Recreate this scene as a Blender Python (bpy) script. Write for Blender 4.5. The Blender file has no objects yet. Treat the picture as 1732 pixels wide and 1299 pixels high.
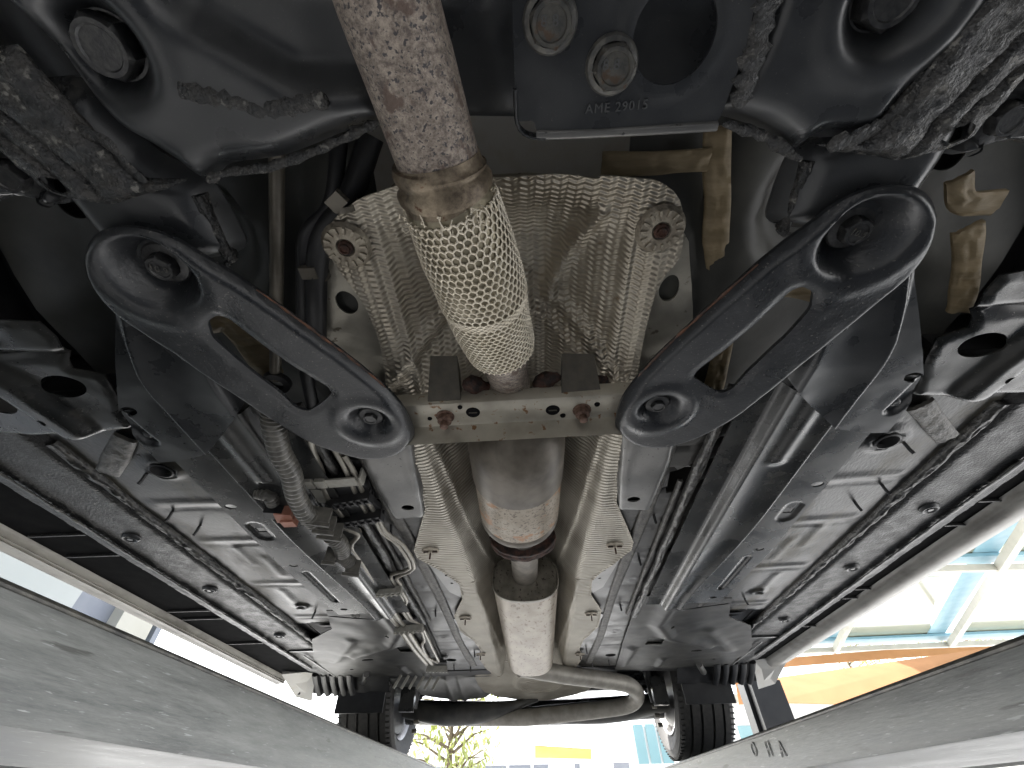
import bpy, math, random
import numpy as np
from mathutils import Vector, Matrix
from mathutils.geometry import delaunay_2d_cdt
PI = math.pi
rnd = random.Random(7)
sc = bpy.context.scene
COL = sc.collection
H0 = 1.5                                    # height of the lens above the ground

# ------------------------------------------------------------------ camera
PITCH, YAW, ROLL, F = math.radians(45.25), math.radians(-1.865), math.radians(1.217), 720.0
def _cam():
    f = np.array([math.sin(YAW)*math.cos(PITCH), math.cos(YAW)*math.cos(PITCH), math.sin(PITCH)])
    rt = np.array([math.cos(YAW), -math.sin(YAW), 0.0]); dn = np.cross(f, rt)
    return np.array([math.cos(ROLL)*rt+math.sin(ROLL)*dn, -math.sin(ROLL)*rt+math.cos(ROLL)*dn, f])
CM = _cam(); CX = .0126
cd = bpy.data.cameras.new('camera'); cam = bpy.data.objects.new('camera', cd); COL.objects.link(cam)
cam.matrix_world = Matrix(((CM[0][0], -CM[1][0], -CM[2][0], CX), (CM[0][1], -CM[1][1], -CM[2][1], 0),
                           (CM[0][2], -CM[1][2], -CM[2][2], H0), (0, 0, 0, 1)))
cd.sensor_width = 36; cd.lens = 36*F/1732; cd.clip_start = .02; cd.clip_end = 3000
sc.camera = cam

# ------------------------------------------------------------------ world, sun, exposure
w = bpy.data.worlds.new('World'); sc.world = w; w.use_nodes = True
SUN_EL, SUN_AZ = math.radians(48), math.radians(-28)      # azimuth measured from +Y towards +X
nt = w.node_tree; bg = nt.nodes['Background']
sk = nt.nodes.new('ShaderNodeTexSky'); sk.sky_type = 'NISHITA'; sk.sun_disc = False
sk.sun_elevation = SUN_EL; sk.sun_rotation = SUN_AZ; sk.air_density = 1.0; sk.dust_density = 2.5
hs_ = nt.nodes.new('ShaderNodeHueSaturation'); hs_.inputs['Saturation'].default_value = .45
nt.links.new(sk.outputs[0], hs_.inputs['Color']); nt.links.new(hs_.outputs[0], bg.inputs[0]); bg.inputs[1].default_value = .15
ld = bpy.data.lights.new('sun', 'SUN'); ld.energy = 5; ld.angle = math.radians(.5); ld.color = (1, .96, .9)
sun = bpy.data.objects.new('sun', ld); COL.objects.link(sun)
sd = Vector((math.sin(SUN_AZ)*math.cos(SUN_EL), math.cos(SUN_AZ)*math.cos(SUN_EL), math.sin(SUN_EL)))
sun.rotation_euler = sd.to_track_quat('Z', 'Y').to_euler(); sun.location = (0, 0, 20)
sc.view_settings.view_transform = 'Standard'; sc.view_settings.look = 'None'
sc.view_settings.exposure = 2.3; sc.view_settings.gamma = 1
sc.cycles.max_bounces = 10; sc.cycles.diffuse_bounces = 6; sc.cycles.glossy_bounces = 5
sc.cycles.transparent_max_bounces = 8

# ------------------------------------------------------------------ measuring helpers (heights relative to the lens)
def ray(u, v): return CM.T @ np.array([(u-866)/F, (v-649.5)/F, 1.0])
def at(u, v, z):
    d = ray(u, v); p = d*z/d[2]; return Vector((p[0]+CX, p[1], z))
def aty(u, v, y):
    d = ray(u, v); p = d*y/d[1]; return Vector((p[0]+CX, y, p[2]))
def XY(pts, z, s=0):
    r = []
    for u, v in pts:
        p = at(u, v, z); r.append(((abs(p.x)*s if s else p.x), p.y))
    return r
def P3(pts, s=0):
    r = []
    for u, v, z in pts:
        p = at(u, v, z)
        if s: p.x = abs(p.x)*s
        r.append(p)
    return r
def sm(a, b, x):
    t = np.clip((x-a)/(b-a), 0, 1); return t*t*(3-2*t)
_T = np.random.RandomState(3).rand(256, 256)
def vn(x, y, sc_, seed=0):
    x = np.asarray(x)*sc_+seed*17.3+500; y = np.asarray(y)*sc_+seed*9.1+500
    xi = np.floor(x).astype(int); yi = np.floor(y).astype(int); fx = x-xi; fy = y-yi
    fx = fx*fx*(3-2*fx); fy = fy*fy*(3-2*fy)
    g = lambda a, b: _T[a % 256, b % 256]
    return (g(xi, yi)*(1-fx)+g(xi+1, yi)*fx)*(1-fy)+(g(xi, yi+1)*(1-fx)+g(xi+1, yi+1)*fx)*fy
def fbm(x, y, s, seed=0): return (vn(x, y, s, seed)-.5)+.5*(vn(x, y, s*2.1, seed+1)-.5)+.25*(vn(x, y, s*4.3, seed+2)-.5)
def catmull(pts, n=6, closed=False):
    P = [Vector(p) for p in pts]; N = len(P); out = []
    rng = range(N) if closed else range(N-1)
    for i in rng:
        a = P[(i-1) % N] if (closed or i > 0) else P[0]*2-P[1]
        b = P[i]; c = P[(i+1) % N]
        d = P[(i+2) % N] if (closed or i < N-2) else P[-1]*2-P[-2]
        for k in range(n):
            t = k/n
            out.append(.5*((2*b)+(c-a)*t+(2*a-5*b+4*c-d)*t*t+(3*b-a-3*c+d)*t**3))
    if not closed: out.append(P[-1])
    return out
def round_poly(pts, r, n=5):
    """cut the corners of a polygon with arcs of about r"""
    P = [Vector(p[:2]) for p in pts]; N = len(P); out = []
    for i in range(N):
        a, b, c = P[i-1], P[i], P[(i+1) % N]
        u = (a-b); v = (c-b); q = min(r, u.length*.45, v.length*.45)
        p0 = b+u.normalized()*q; p1 = b+v.normalized()*q
        for k in range(n+1):
            t = k/n; out.append(tuple(p0*(1-t)**2+b*2*t*(1-t)+p1*t*t))
    return out
def pdist(x, y, poly, closed=False):
    x = np.asarray(x); y = np.asarray(y); d = np.full(x.shape, 1e9); n = len(poly)
    for i in range(n if closed else n-1):
        ax, ay = poly[i][:2]; bx, by = poly[(i+1) % n][:2]; dx, dy = bx-ax, by-ay; L = dx*dx+dy*dy+1e-18
        t = np.clip(((x-ax)*dx+(y-ay)*dy)/L, 0, 1)
        d = np.minimum(d, (x-ax-t*dx)**2+(y-ay-t*dy)**2)
    return np.sqrt(d)
def pin(x, y, poly):
    c = np.zeros(np.shape(x), bool); n = len(poly)
    for i in range(n):
        x0, y0 = poly[i][:2]; x1, y1 = poly[(i+1) % n][:2]
        if y0 == y1: continue
        c ^= ((y0 > y) != (y1 > y)) & (x < (x1-x0)*(y-y0)/(y1-y0)+x0)
    return c
def circ(c, r, n=28, ry=None, rot=0):
    ry = ry or r; o = []
    for k in range(n):
        a = 2*PI*k/n; p, q = r*math.cos(a), ry*math.sin(a)
        o.append((c[0]+p*math.cos(rot)-q*math.sin(rot), c[1]+p*math.sin(rot)+q*math.cos(rot)))
    return o

# ------------------------------------------------------------------ objects
WL = {}
def link(name, data, parent=None, loc=(0, 0, 0), mat=None, label=None, cat=None, group=None, kind=None):
    o = bpy.data.objects.new(name, data); COL.objects.link(o)
    loc = Vector(loc); WL[o.name] = loc
    if parent is not None: o.parent = parent; o.location = loc-WL[parent.name]
    else: o.location = loc
    if mat is not None and data is not None and not data.materials: data.materials.append(mat)
    for k, v in (('label', label), ('category', cat), ('group', group), ('kind', kind)):
        if v: o[k] = v
    return o
def empty(name, loc, **k): return link(name, None, None, loc, **k)

class MB:
    def __init__(s): s.v = []; s.f = []
    def add(s, vs, fs):
        b = len(s.v); s.v += [tuple(p) for p in vs]; s.f += [tuple(i+b for i in f) for f in fs]; return s
    def box(s, c, size, rot=None):
        vs = []
        for i in range(8):
            p = Vector(((i & 1)-.5, ((i >> 1) & 1)-.5, ((i >> 2) & 1)-.5)); p = Vector((p.x*size[0], p.y*size[1], p.z*size[2]))
            if rot is not None: p = rot @ p
            vs.append(p+Vector(c))
        return s.add(vs, [(0, 2, 3, 1), (4, 5, 7, 6), (0, 1, 5, 4), (2, 6, 7, 3), (0, 4, 6, 2), (1, 3, 7, 5)])
    def tube(s, path, r, n=12, cap=True, flat=1.0, noise=0):
        P = [Vector(p) for p in path]; N = len(P); rr = r if hasattr(r, '__len__') else [r]*N
        T = [((P[min(i+1, N-1)]-P[max(i-1, 0)]).normalized()) for i in range(N)]
        up = Vector((0, 0, 1)) if abs(T[0].z) < .9 else Vector((1, 0, 0))
        a = T[0].cross(up).normalized(); vs = []
        for i in range(N):
            a = (a-T[i]*a.dot(T[i])).normalized(); b = T[i].cross(a)
            for k in range(n):
                t = 2*PI*k/n; q = rr[i]*(1+(rnd.uniform(-noise, noise) if noise else 0))
                vs.append(P[i]+a*(q*math.cos(t))+b*(q*flat*math.sin(t)))
        fs = [(i*n+k, i*n+(k+1) % n, (i+1)*n+(k+1) % n, (i+1)*n+k) for i in range(N-1) for k in range(n)]
        if cap: fs += [tuple(range(n))[::-1], tuple((N-1)*n+k for k in range(n))]
        return s.add(vs, fs)
    def lathe(s, prof, c=(0, 0, 0), axis='z', n=32, m=None, cap=False):
        """prof: (radius, height)"""
        vs = []
        for r, h in prof:
            for k in range(n):
                t = 2*PI*k/n; p = Vector((r*math.cos(t), r*math.sin(t), h))
                if axis == 'y': p = Vector((p.x, p.z, p.y))
                if axis == 'x': p = Vector((p.z, p.x, p.y))
                if m is not None: p = m @ p
                vs.append(p+Vector(c))
        N = len(prof)
        fs = [(i*n+k, i*n+(k+1) % n, (i+1)*n+(k+1) % n, (i+1)*n+k) for i in range(N-1) for k in range(n)]
        if cap: fs += [tuple(range(n))[::-1], tuple((N-1)*n+k for k in range(n))]
        return s.add(vs, fs)
    def prism(s, poly, z0, z1, bev=0):
        n = len(poly); vs = [(p[0], p[1], z0) for p in poly]+[(p[0], p[1], z1) for p in poly]
        return s.add(vs, [tuple(range(n))[::-1], tuple(range(n, 2*n))]+[(i, (i+1) % n, n+(i+1) % n, n+i) for i in range(n)])
    def mesh(s, name, sharp=35, smooth=True):
        me = bpy.data.meshes.new(name); me.from_pydata([tuple(v) for v in s.v], [], s.f); me.update()
        if smooth:
            me.polygons.foreach_set('use_smooth', [True]*len(me.polygons))
            me.set_sharp_from_angle(angle=math.radians(sharp))
        return me
    def build(s, name, mat, parent=None, label=None, rel=True, sharp=35, smooth=True, fixn=True, **k):
        a = np.array(s.v); c = (a.min(0)+a.max(0))/2
        if 'origin' in k: c = np.array(k.pop('origin'))
        s.v = [tuple(p) for p in a-c]
        me = s.mesh(name, sharp, smooth)
        if fixn:
            import bmesh
            bm = bmesh.new(); bm.from_mesh(me); bmesh.ops.recalc_face_normals(bm, faces=bm.faces); bm.to_mesh(me); bm.free()
        c = Vector(c)+(Vector((0, 0, H0)) if rel else Vector())
        return link(name, me, parent, c, mat, label, **k)

def sheet(name, outline, mat, parent=None, holes=(), z=.4, res=.01, th=.0025, feats=(), roll=None, label=None, edge=None, **k):
    """pressed sheet metal: outline and holes in metres (x, y); z number or function; feats add to z; roll = (width, height) turned-up rim"""
    zf = z if callable(z) else (lambda x, y, _z=z: np.full(np.shape(x), _z))
    def dens(poly, closed=True):
        o = []; n = len(poly)
        for i in range(n):
            a = Vector(poly[i][:2]); b = Vector(poly[(i+1) % n][:2]); m = max(1, int((b-a).length/(res*1.2)))
            for q in range(m): o.append(tuple(a+(b-a)*q/m))
        return o
    O = dens(outline); HS = [dens(h) for h in holes]
    a = np.array(O); x0, y0 = a.min(0); x1, y1 = a.max(0)
    gx, gy = np.meshgrid(np.arange(x0, x1, res), np.arange(y0, y1, res*.87))
    gx = gx+(np.arange(gx.shape[0]) % 2)[:, None]*res*.5
    gx = gx.ravel(); gy = gy.ravel()
    ok = pin(gx, gy, O) & (pdist(gx, gy, O, True) > res*.45)
    for h in HS: ok &= ~pin(gx, gy, h) & (pdist(gx, gy, h, True) > res*.45)
    V = [Vector(p) for p in O]; E = [(i, (i+1) % len(O)) for i in range(len(O))]; loops = [list(range(len(O)))]
    for h in HS:
        b = len(V); V += [Vector(p) for p in h]; E += [(b+i, b+(i+1) % len(h)) for i in range(len(h))]; loops.append([b+i for i in range(len(h))])
    V += [Vector((p, q)) for p, q in zip(gx[ok], gy[ok])]
    vo, eo, fo, *_r = delaunay_2d_cdt(V, E, [], 0, 1e-7)
    ov = _r[0]
    vo = np.array([tuple(p) for p in vo]); fo = [f for f in fo if len(f) == 3]
    F_ = np.array(fo); cen = vo[F_].mean(1)
    keep = pin(cen[:, 0], cen[:, 1], O)
    for h in HS: keep &= ~pin(cen[:, 0], cen[:, 1], h)
    F_ = F_[keep]
    x, y = vo[:, 0], vo[:, 1]
    zz = zf(x, y).astype(float)
    for f in feats: zz = zz+f(x, y)
    if roll:
        d = pdist(x, y, O, True); zz = zz+roll[1]*np.clip(1-d/roll[0], 0, 1)**2
    mp = {}
    for i, src in enumerate(ov):
        for q in src: mp[q] = i
    m = MB(); n = len(vo)
    low = [(x[i], y[i], zz[i]) for i in range(n)]; top = [(x[i], y[i], zz[i]+th) for i in range(n)]
    # triangles wound so that the face below looks down
    fl = []
    for a_, b_, c_ in F_:
        cr = (x[b_]-x[a_])*(y[c_]-y[a_])-(x[c_]-x[a_])*(y[b_]-y[a_])
        fl.append((a_, c_, b_) if cr > 0 else (a_, b_, c_))
    m.add(low, [tuple(int(q) for q in f) for f in fl]); m.add(top, [tuple(int(q) for q in f[::-1]) for f in fl])
    for L in loops:
        L = [mp.get(i, i) for i in L]; k_ = len(L)
        m.add([low[i] for i in L]+[top[i] for i in L], [(i, (i+1) % k_, k_+(i+1) % k_, k_+i) for i in range(k_)])
    return m.build(name, mat, parent, label, fixn=False, sharp=50, **k)
def dish(c, r0, r1, h, ry=1, rot=0):
    def f(x, y):
        dx = x-c[0]; dy = y-c[1]; p = dx*math.cos(rot)+dy*math.sin(rot); q = (-dx*math.sin(rot)+dy*math.cos(rot))/ry
        return h*(1-sm(r0, r1, np.hypot(p, q)))
    return f
def rim(c, r, wd, h):
    return lambda x, y: h*np.exp(-((np.hypot(x-c[0], y-c[1])-r)/wd)**2)
def rib(path, wd, h):
    return lambda x, y: h*np.exp(-(pdist(x, y, path)/wd)**2)
def flatrib(path, w0, w1, h):
    return lambda x, y: h*(1-sm(w0, w1, pdist(x, y, path)))
def rough(s, h, seed=0, mask=None):
    return lambda x, y: h*fbm(x, y, s, seed)*(1 if mask is None else mask(x, y))

# ------------------------------------------------------------------ materials
def lin(c):
    if isinstance(c, str):
        c = [int(c[i:i+2], 16)/255 for i in (0, 2, 4)]; c = [q/12.92 if q < .04045 else ((q+.055)/1.055)**2.4 for q in c]
    return (c[0], c[1], c[2], 1)
def material(name, c1, c2=None, rough=.5, metal=0, ns=25, lo=.38, hi=.62, bump=0, bs=250, bd=.001, spots=None, r2=None, coat=0, emboss=None, aniso=None, spots2=None, stretch=None, det=6, spec=None):
    m = bpy.data.materials.new(name); m.use_nodes = True; N = m.node_tree.nodes; L = m.node_tree.links
    b = N['Principled BSDF']; b.inputs['Roughness'].default_value = rough; b.inputs['Metallic'].default_value = metal
    if spec is not None: b.inputs['Specular IOR Level'].default_value = spec
    if coat: b.inputs['Coat Weight'].default_value = coat; b.inputs['Coat Roughness'].default_value = .15
    tc = N.new('ShaderNodeTexCoord'); src = tc.outputs['Object']
    if stretch:
        mp = N.new('ShaderNodeMapping'); mp.inputs['Scale'].default_value = stretch; L.new(src, mp.inputs[0]); src = mp.outputs[0]
    def noise(s, det=6, ro=.55):
        n = N.new('ShaderNodeTexNoise'); n.inputs['Scale'].default_value = s; n.inputs['Detail'].default_value = det
        n.inputs['Roughness'].default_value = ro; L.new(src, n.inputs['Vector']); return n.outputs[0]
    def ramp(v, a, c):
        r = N.new('ShaderNodeMapRange'); r.inputs[1].default_value = a; r.inputs[2].default_value = c; L.new(v, r.inputs[0]); return r.outputs[0]
    def mix(f, a, c):
        x = N.new('ShaderNodeMix'); x.data_type = 'RGBA'; L.new(f, x.inputs[0])
        for i, q in ((6, a), (7, c)):
            if hasattr(q, 'links'): L.new(q, x.inputs[i])
            else: x.inputs[i].default_value = lin(q)
        return x.outputs[2]
    b.inputs['Base Color'].default_value = lin(c1)
    col = None
    if c2 is not None:
        f = ramp(noise(ns, det, .55 if det < 8 else .78), lo, hi); col = mix(f, c1, c2)
        if r2 is not None:
            r = N.new('ShaderNodeMapRange'); L.new(f, r.inputs[0]); r.inputs[3].default_value = rough; r.inputs[4].default_value = r2
            L.new(r.outputs[0], b.inputs['Roughness'])
    for sp in (spots, spots2):
        if sp:
            f = ramp(noise(sp[1], 4), sp[2], sp[2]+.06); col = mix(f, col if col is not None else c1, sp[0])
    if col is not None: L.new(col, b.inputs['Base Color'])
    nrm = None
    if emboss:
        px, py, amp, dist = emboss       # zigzag rows: period along y, period of zigzag along x, zigzag reach
        s = N.new('ShaderNodeSeparateXYZ'); L.new(tc.outputs['Object'], s.inputs[0])
        def mth(op, a, c=None):
            q = N.new('ShaderNodeMath'); q.operation = op
            for i, v in enumerate((a, c)):
                if v is None: continue
                if hasattr(v, 'links'): L.new(v, q.inputs[i])
                else: q.inputs[i].default_value = v
            return q.outputs[0]
        wob = mth('MULTIPLY', noise(9, 2), .010)
        tri = mth('PINGPONG', mth('ADD', s.outputs[0], 5.0), px/2)
        yy = mth('ADD', mth('ADD', s.outputs[1], mth('MULTIPLY', tri, amp)), wob)
        w1 = mth('SINE', mth('MULTIPLY', yy, 2*PI/py))
        w2 = mth('SINE', mth('MULTIPLY', s.outputs[0], 4*PI/px))
        hgt = mth('ADD', w1, mth('MULTIPLY', w2, .35))
        bp = N.new('ShaderNodeBump'); bp.inputs['Strength'].default_value = 1; bp.inputs['Distance'].default_value = dist
        L.new(hgt, bp.inputs['Height']); nrm = bp.outputs[0]
    if bump:
        bp = N.new('ShaderNodeBump'); bp.inputs['Strength'].default_value = bump; bp.inputs['Distance'].default_value = bd
        L.new(noise(bs, 5), bp.inputs['Height'])
        if nrm is not None: L.new(nrm, bp.inputs['Normal'])
        nrm = bp.outputs[0]
    if nrm is not None: L.new(nrm, b.inputs['Normal'])
    return m
M = {}
M['sub'] = material('subframe_paint', (.020, .0215, .0235), (.034, .0355, .037), .24, 0, 18, bump=.12, bs=500, bd=.0006, spots=((.10, .095, .085), 320, .70), spots2=((.075, .072, .066), 800, .66), r2=.40)
M['spatter'] = material('waxy_spatter', (.012, .013, .014), (.035, .033, .03), .13, 0, 90, bump=.9, bs=380, bd=.003, r2=.36, spots=((.15, .145, .13), 110, .60))
M['brace'] = material('brace_paint', (.014, .0155, .0175), (.024, .0255, .028), .21, 0, 14, .25, .75, bump=.55, bs=260, bd=.0008, spots=((.11, .105, .095), 330, .635), spots2=((.040, .034, .030), 260, .68), r2=.42)
M['edge_rust'] = material('rusty_edge', (.03, .022, .02), (.14, .06, .03), .6, 0, 90, bump=.5)
M['rail'] = material('rail_paint', (.015, .016, .0165), (.032, .032, .030), .20, 0, 11, bump=.08, bs=400, bd=.0006, spots=((.14, .13, .115), 350, .66), spots2=((.042, .041, .038), 30, .58), r2=.34)
M['floor'] = material('floor_primer', (.015, .015, .015), (.055, .053, .048), .28, .05, 9, .42, .62, bump=.25, bs=160, bd=.001, spots=((.015, .015, .015), 90, .62), r2=.48)
M['floor_dust'] = material('dusty_floor', (.012, .012, .012), (.095, .086, .064), .33, .0, 7, .46, .64, bump=.35, bs=130, bd=.0015, spots=((.025, .025, .025), 60, .6), r2=.5, stretch=(1.6, .7, 1))
M['sill'] = material('sill_underseal', (.010, .010, .0105), (.020, .0195, .019), .33, 0, 40, bump=.8, bs=210, bd=.0025, r2=.5)
M['box'] = material('tunnel_box_paint', (.11, .11, .107), (.17, .167, .158), .28, .3, 10, bump=.25, bs=200, bd=.0008, spots=((.03, .03, .03), 150, .66))
M['seal_black'] = material('black_sealer', (.02, .02, .02), (.075, .072, .065), .28, 0, 80, bump=.8, bs=150, bd=.003)
M['seal_grey'] = material('grey_sealer', (.055, .053, .048), (.12, .113, .10), .5, 0, 60, bump=.8, bs=160, bd=.003)
M['seal_beige'] = material('beige_sealer', (.19, .145, .08), (.27, .21, .125), .6, 0, 50, bump=.7, bs=120, bd=.002, stretch=(.25, 1.6, 1), spots=((.09, .07, .05), 40, .66))
M['wall'] = material('bulkhead_paint', (.035, .035, .031), (.06, .059, .05), .5, 0, 12, bump=.2, bs=100)
M['dark'] = material('dark_plastic', (.010, .010, .011), (.018, .018, .019), .5, 0, 40, bump=.15, bs=300)
M['void'] = material('cavity_black', (.006, .006, .007), None, .8, spec=.1)
M['shield'] = material('embossed_foil', (.40, .355, .285), (.56, .515, .43), .34, .8, 10, emboss=(.016, .0070, .40, .0009), r2=.52, spots=((.30, .23, .16), 35, .68))
M['shield2'] = material('embossed_foil_rear', (.30, .275, .225), (.42, .39, .33), .40, .6, 8, emboss=(.5, .0092, .10, .0016), r2=.48)
M['shield_plain'] = material('plain_foil', (.36, .34, .29), (.50, .47, .40), .42, .8, 14, bump=.4, bs=120, bd=.0015, spots=((.16, .14, .11), 60, .64))
M['foil_dirty'] = material('foil_corner', (.22, .19, .15), (.40, .36, .29), .5, .7, 60, bump=.9, bs=170, bd=.002)
M['pipe'] = material('mottled_pipe', (.115, .092, .08), (.37, .315, .26), .55, .3, 170, .40, .61, bump=.8, bs=420, bd=.0012, spots=((.06, .055, .058), 330, .56), spots2=((.12, .085, .068), 60, .585), r2=.45, det=12)
M['pipe_dark'] = material('heat_stained_steel', (.07, .052, .038), (.27, .22, .155), .4, .6, 45, bump=.4, bs=200, spots=((.10, .045, .025), 90, .62), det=10)
M['pipe_pale'] = material('dusty_steel_pipe', (.15, .135, .115), (.25, .225, .19), .5, .3, 40, bump=.3, bs=300, spots=((.12, .09, .07), 260, .66))
M['wire'] = material('knitted_wire', (.58, .52, .41), (.68, .62, .51), .5, .35, 40)
M['liner'] = material('flex_liner', (.20, .175, .12), (.27, .24, .17), .42, .6, 60, bump=.3)
M['cat_cap'] = material('satin_steel_cap', (.075, .064, .05), (.15, .13, .105), .45, .3, 22, bump=.15, bs=300)
M['cat'] = material('speckled_can', (.22, .18, .13), (.32, .28, .22), .45, .3, 20, bump=.25, bs=300, spots=((.11, .08, .055), 230, .55), spots2=((.30, .15, .065), 34, .57))
M['muffler'] = material('speckled_muffler', (.23, .19, .14), (.33, .285, .225), .42, .3, 20, bump=.25, bs=300, spots=((.12, .08, .05), 110, .575), stretch=(1, .5, 1))
M['muffler_face'] = material('grimy_end_cap', (.17, .155, .125), (.26, .24, .20), .45, .5, 40, bump=.3, spots=((.05, .04, .03), 120, .6))
M['rust'] = material('flaky_rust', (.016, .012, .011), (.075, .032, .02), .75, .1, 90, bump=1, bs=150, bd=.003)
M['galv'] = material('dull_galvanised_beam', (.36, .335, .28), (.48, .45, .38), .34, .5, 22, bump=.2, bs=250, spots=((.22, .12, .06), 90, .62), r2=.46)
M['bracket'] = material('olive_bracket_steel', (.055, .05, .04), (.085, .076, .06), .5, .3, 50, bump=.3, bs=300, spots=((.08, .06, .04), 200, .64))
M['bolt'] = material('black_bolt', (.03, .03, .032), (.06, .06, .058), .28, .3, 200, bump=.3, bs=500)
M['bolt_grey'] = material('grey_bolt', (.06, .06, .058), (.12, .115, .10), .4, .4, 150, bump=.4, bs=400, spots=((.10, .07, .05), 120, .6))
M['bolt_rust'] = material('rusty_nut', (.09, .05, .037), (.19, .12, .09), .55, .4, 200, bump=.6, bs=300)
M['cable'] = material('pale_steel_line', (.22, .205, .175), (.30, .28, .24), .35, .5, 60)
M['hose'] = material('corrugated_grey_hose', (.07, .067, .06), (.12, .114, .10), .40, 0, 60)
M['clip'] = material('black_clip_plastic', (.02, .02, .021), None, .4)
M['clip_grey'] = material('grey_clip_plastic', (.26, .25, .22), (.34, .33, .29), .5, 0, 60)
M['pink'] = material('pink_connector', (.36, .15, .10), (.42, .20, .14), .5, 0, 60)
M['white'] = material('white_body_paint', (.72, .70, .66), (.66, .62, .55), .3, 0, 30, .5, .75, bump=.15, bs=300)
M['tyre'] = material('tyre_rubber', (.022, .021, .020), (.038, .036, .033), .75, 0, 80, bump=.3, bs=200)
M['rim'] = material('silver_wheel_rim', (.22, .215, .205), (.28, .27, .26), .35, .5, 30)
M['ramp'] = material('galvanised_runway', (.10, .105, .104), (.26, .265, .255), .40, .4, 6, .40, .60, bump=.2, bs=160, bd=.001, det=12, spots=((.105, .105, .10), 30, .63), spots2=((.32, .33, .325), 130, .63), r2=.55, stretch=(1, .22, 2.6))
M['ramp_edge'] = material('dark_runway_edge', (.05, .05, .048), (.12, .115, .10), .45, .4, 30, bump=.4)  # edge darker than the runway web
M['ground'] = material('pale_concrete', (.40, .405, .41), (.48, .485, .485), .85, 0, 1.2, bump=.2, bs=30, bd=.01)
M['skirt_in'] = material('matt_black_skirt_lining', (.006, .006, .0065), (.010, .010, .010), .8, 0, 30, spec=.02)
M['tan'] = material('tan_line', (.09, .08, .062), (.14, .125, .10), .4, .3, 40)
M['white_dirty'] = material('road_dirty_white_paint', (.40, .38, .34), (.22, .205, .18), .4, 0, 18, .45, .65, bump=.4, bs=90, bd=.001, stretch=(1, .5, 1))
M['tail'] = material('dusty_tailpipe_steel', (.24, .225, .195), (.33, .31, .27), .5, .3, 25, bump=.2, bs=200)
M['scrawl'] = material('faint_scrawl', (.19, .19, .185), None, .5)
M['rail_dull'] = material('dusty_rear_pressing', (.02, .02, .02), (.055, .053, .047), .46, 0, 12, bump=.15, bs=250)
M['stamp'] = material('stamp_contrast_paint', (.085, .087, .088), None, .3)  # letters share their metal's colour; paler tone stands in for lit relief
M['dark_floor'] = material('added_floor_dark', (.055, .057, .06), (.08, .082, .085), .8, 0, 3, bump=.4, bs=90, bd=.004)
M['bwhite'] = material('white_render', (.78, .77, .74), (.72, .71, .67), .8, 0, 1)
M['bgrey'] = material('grey_cladding', (.15, .16, .185), (.18, .19, .21), .5, 0, 2)
M['bpale'] = material('pale_render', (.34, .355, .33), (.37, .38, .36), .8, 0, 1)
M['bcream'] = material('cream_render', (.36, .345, .29), (.40, .385, .33), .8, 0, 1)
M['orange'] = material('orange_sailcloth', (.42, .20, .08), (.47, .23, .095), .85, 0, 2)
M['yellow'] = material('amber_sailcloth', (.52, .29, .08), (.56, .32, .10), .85, 0, 2)
M['beam'] = material('cream_beam_paint', (.40, .385, .33), (.46, .44, .38), .6, 0, 3)
M['cyan'] = material('pale_blue_frame', (.15, .30, .37), (.20, .35, .41), .4, 0, 3)
M['post'] = material('black_post_paint', (.010, .010, .010), (.018, .017, .016), .4, 0, 10)
M['bark'] = material('grey_bark', (.12, .09, .06), (.18, .14, .1), .9, 0, 20, bump=.5)
M['leaf'] = material('young_leaf', (.30, .34, .09), (.42, .44, .15), .6, 0, 6)
M['teal'] = material('teal_glass', (.22, .36, .38), None, .08); M['teal'].node_tree.nodes['Principled BSDF'].inputs['IOR'].default_value = 1.5
def glassmat(name, c):
    m = bpy.data.materials.new(name); m.use_nodes = True; N = m.node_tree.nodes; L = m.node_tree.links; N.clear()
    o = N.new('ShaderNodeOutputMaterial'); mx = N.new('ShaderNodeMixShader'); t = N.new('ShaderNodeBsdfTransparent'); d = N.new('ShaderNodeBsdfPrincipled')
    t.inputs[0].default_value = (.8, .9, .85, 1); d.inputs['Base Color'].default_value = lin(c); d.inputs['Roughness'].default_value = .1
    mx.inputs[0].default_value = .95; L.new(t.outputs[0], mx.inputs[1]); L.new(d.outputs[0], mx.inputs[2]); L.new(mx.outputs[0], o.inputs[0]); return m
M['pane'] = glassmat('cream_glass', (.26, .275, .20))

# ================================================================== SETTING
m = MB(); m.add([(-900, -900, 0), (900, -900, 0), (900, 900, 0), (-900, 900, 0)], [(0, 1, 2, 3)])
m.build('ground', M['ground'], rel=False, kind='structure', fixn=False)

m = MB(); m.box((0, .4, .002), (6.4, 12.8, .004)); m.build('added_dark_floor', M['dark_floor'], rel=False, kind='structure')  # unseen dark floor added to cut light bounced up under the car
# unseen building added behind the lens to darken the near underbody
ws = empty('unseen_shade_building', (0, -4.5, 0), label='unseen open-fronted building added behind the lift to shade the near underbody', cat='building')
m = MB(); m.box((0, -9.5, 2.6), (16, .2, 5.2)); m.box((-8, -7, 2.6), (.2, 5, 5.2)); m.box((8, -7, 2.6), (.2, 5, 5.2)); m.build('back_wall', M['bgrey'], ws, rel=False)
m = MB(); m.box((0, -7, 5.3), (16.4, 5.4, .2)); m.build('roof_slab', M['bgrey'], ws, rel=False)
m = MB(); m.box((0, -4.4, 4.6), (16.4, .2, 1.2)); m.build('fascia', M['bgrey'], ws, rel=False)
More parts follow.
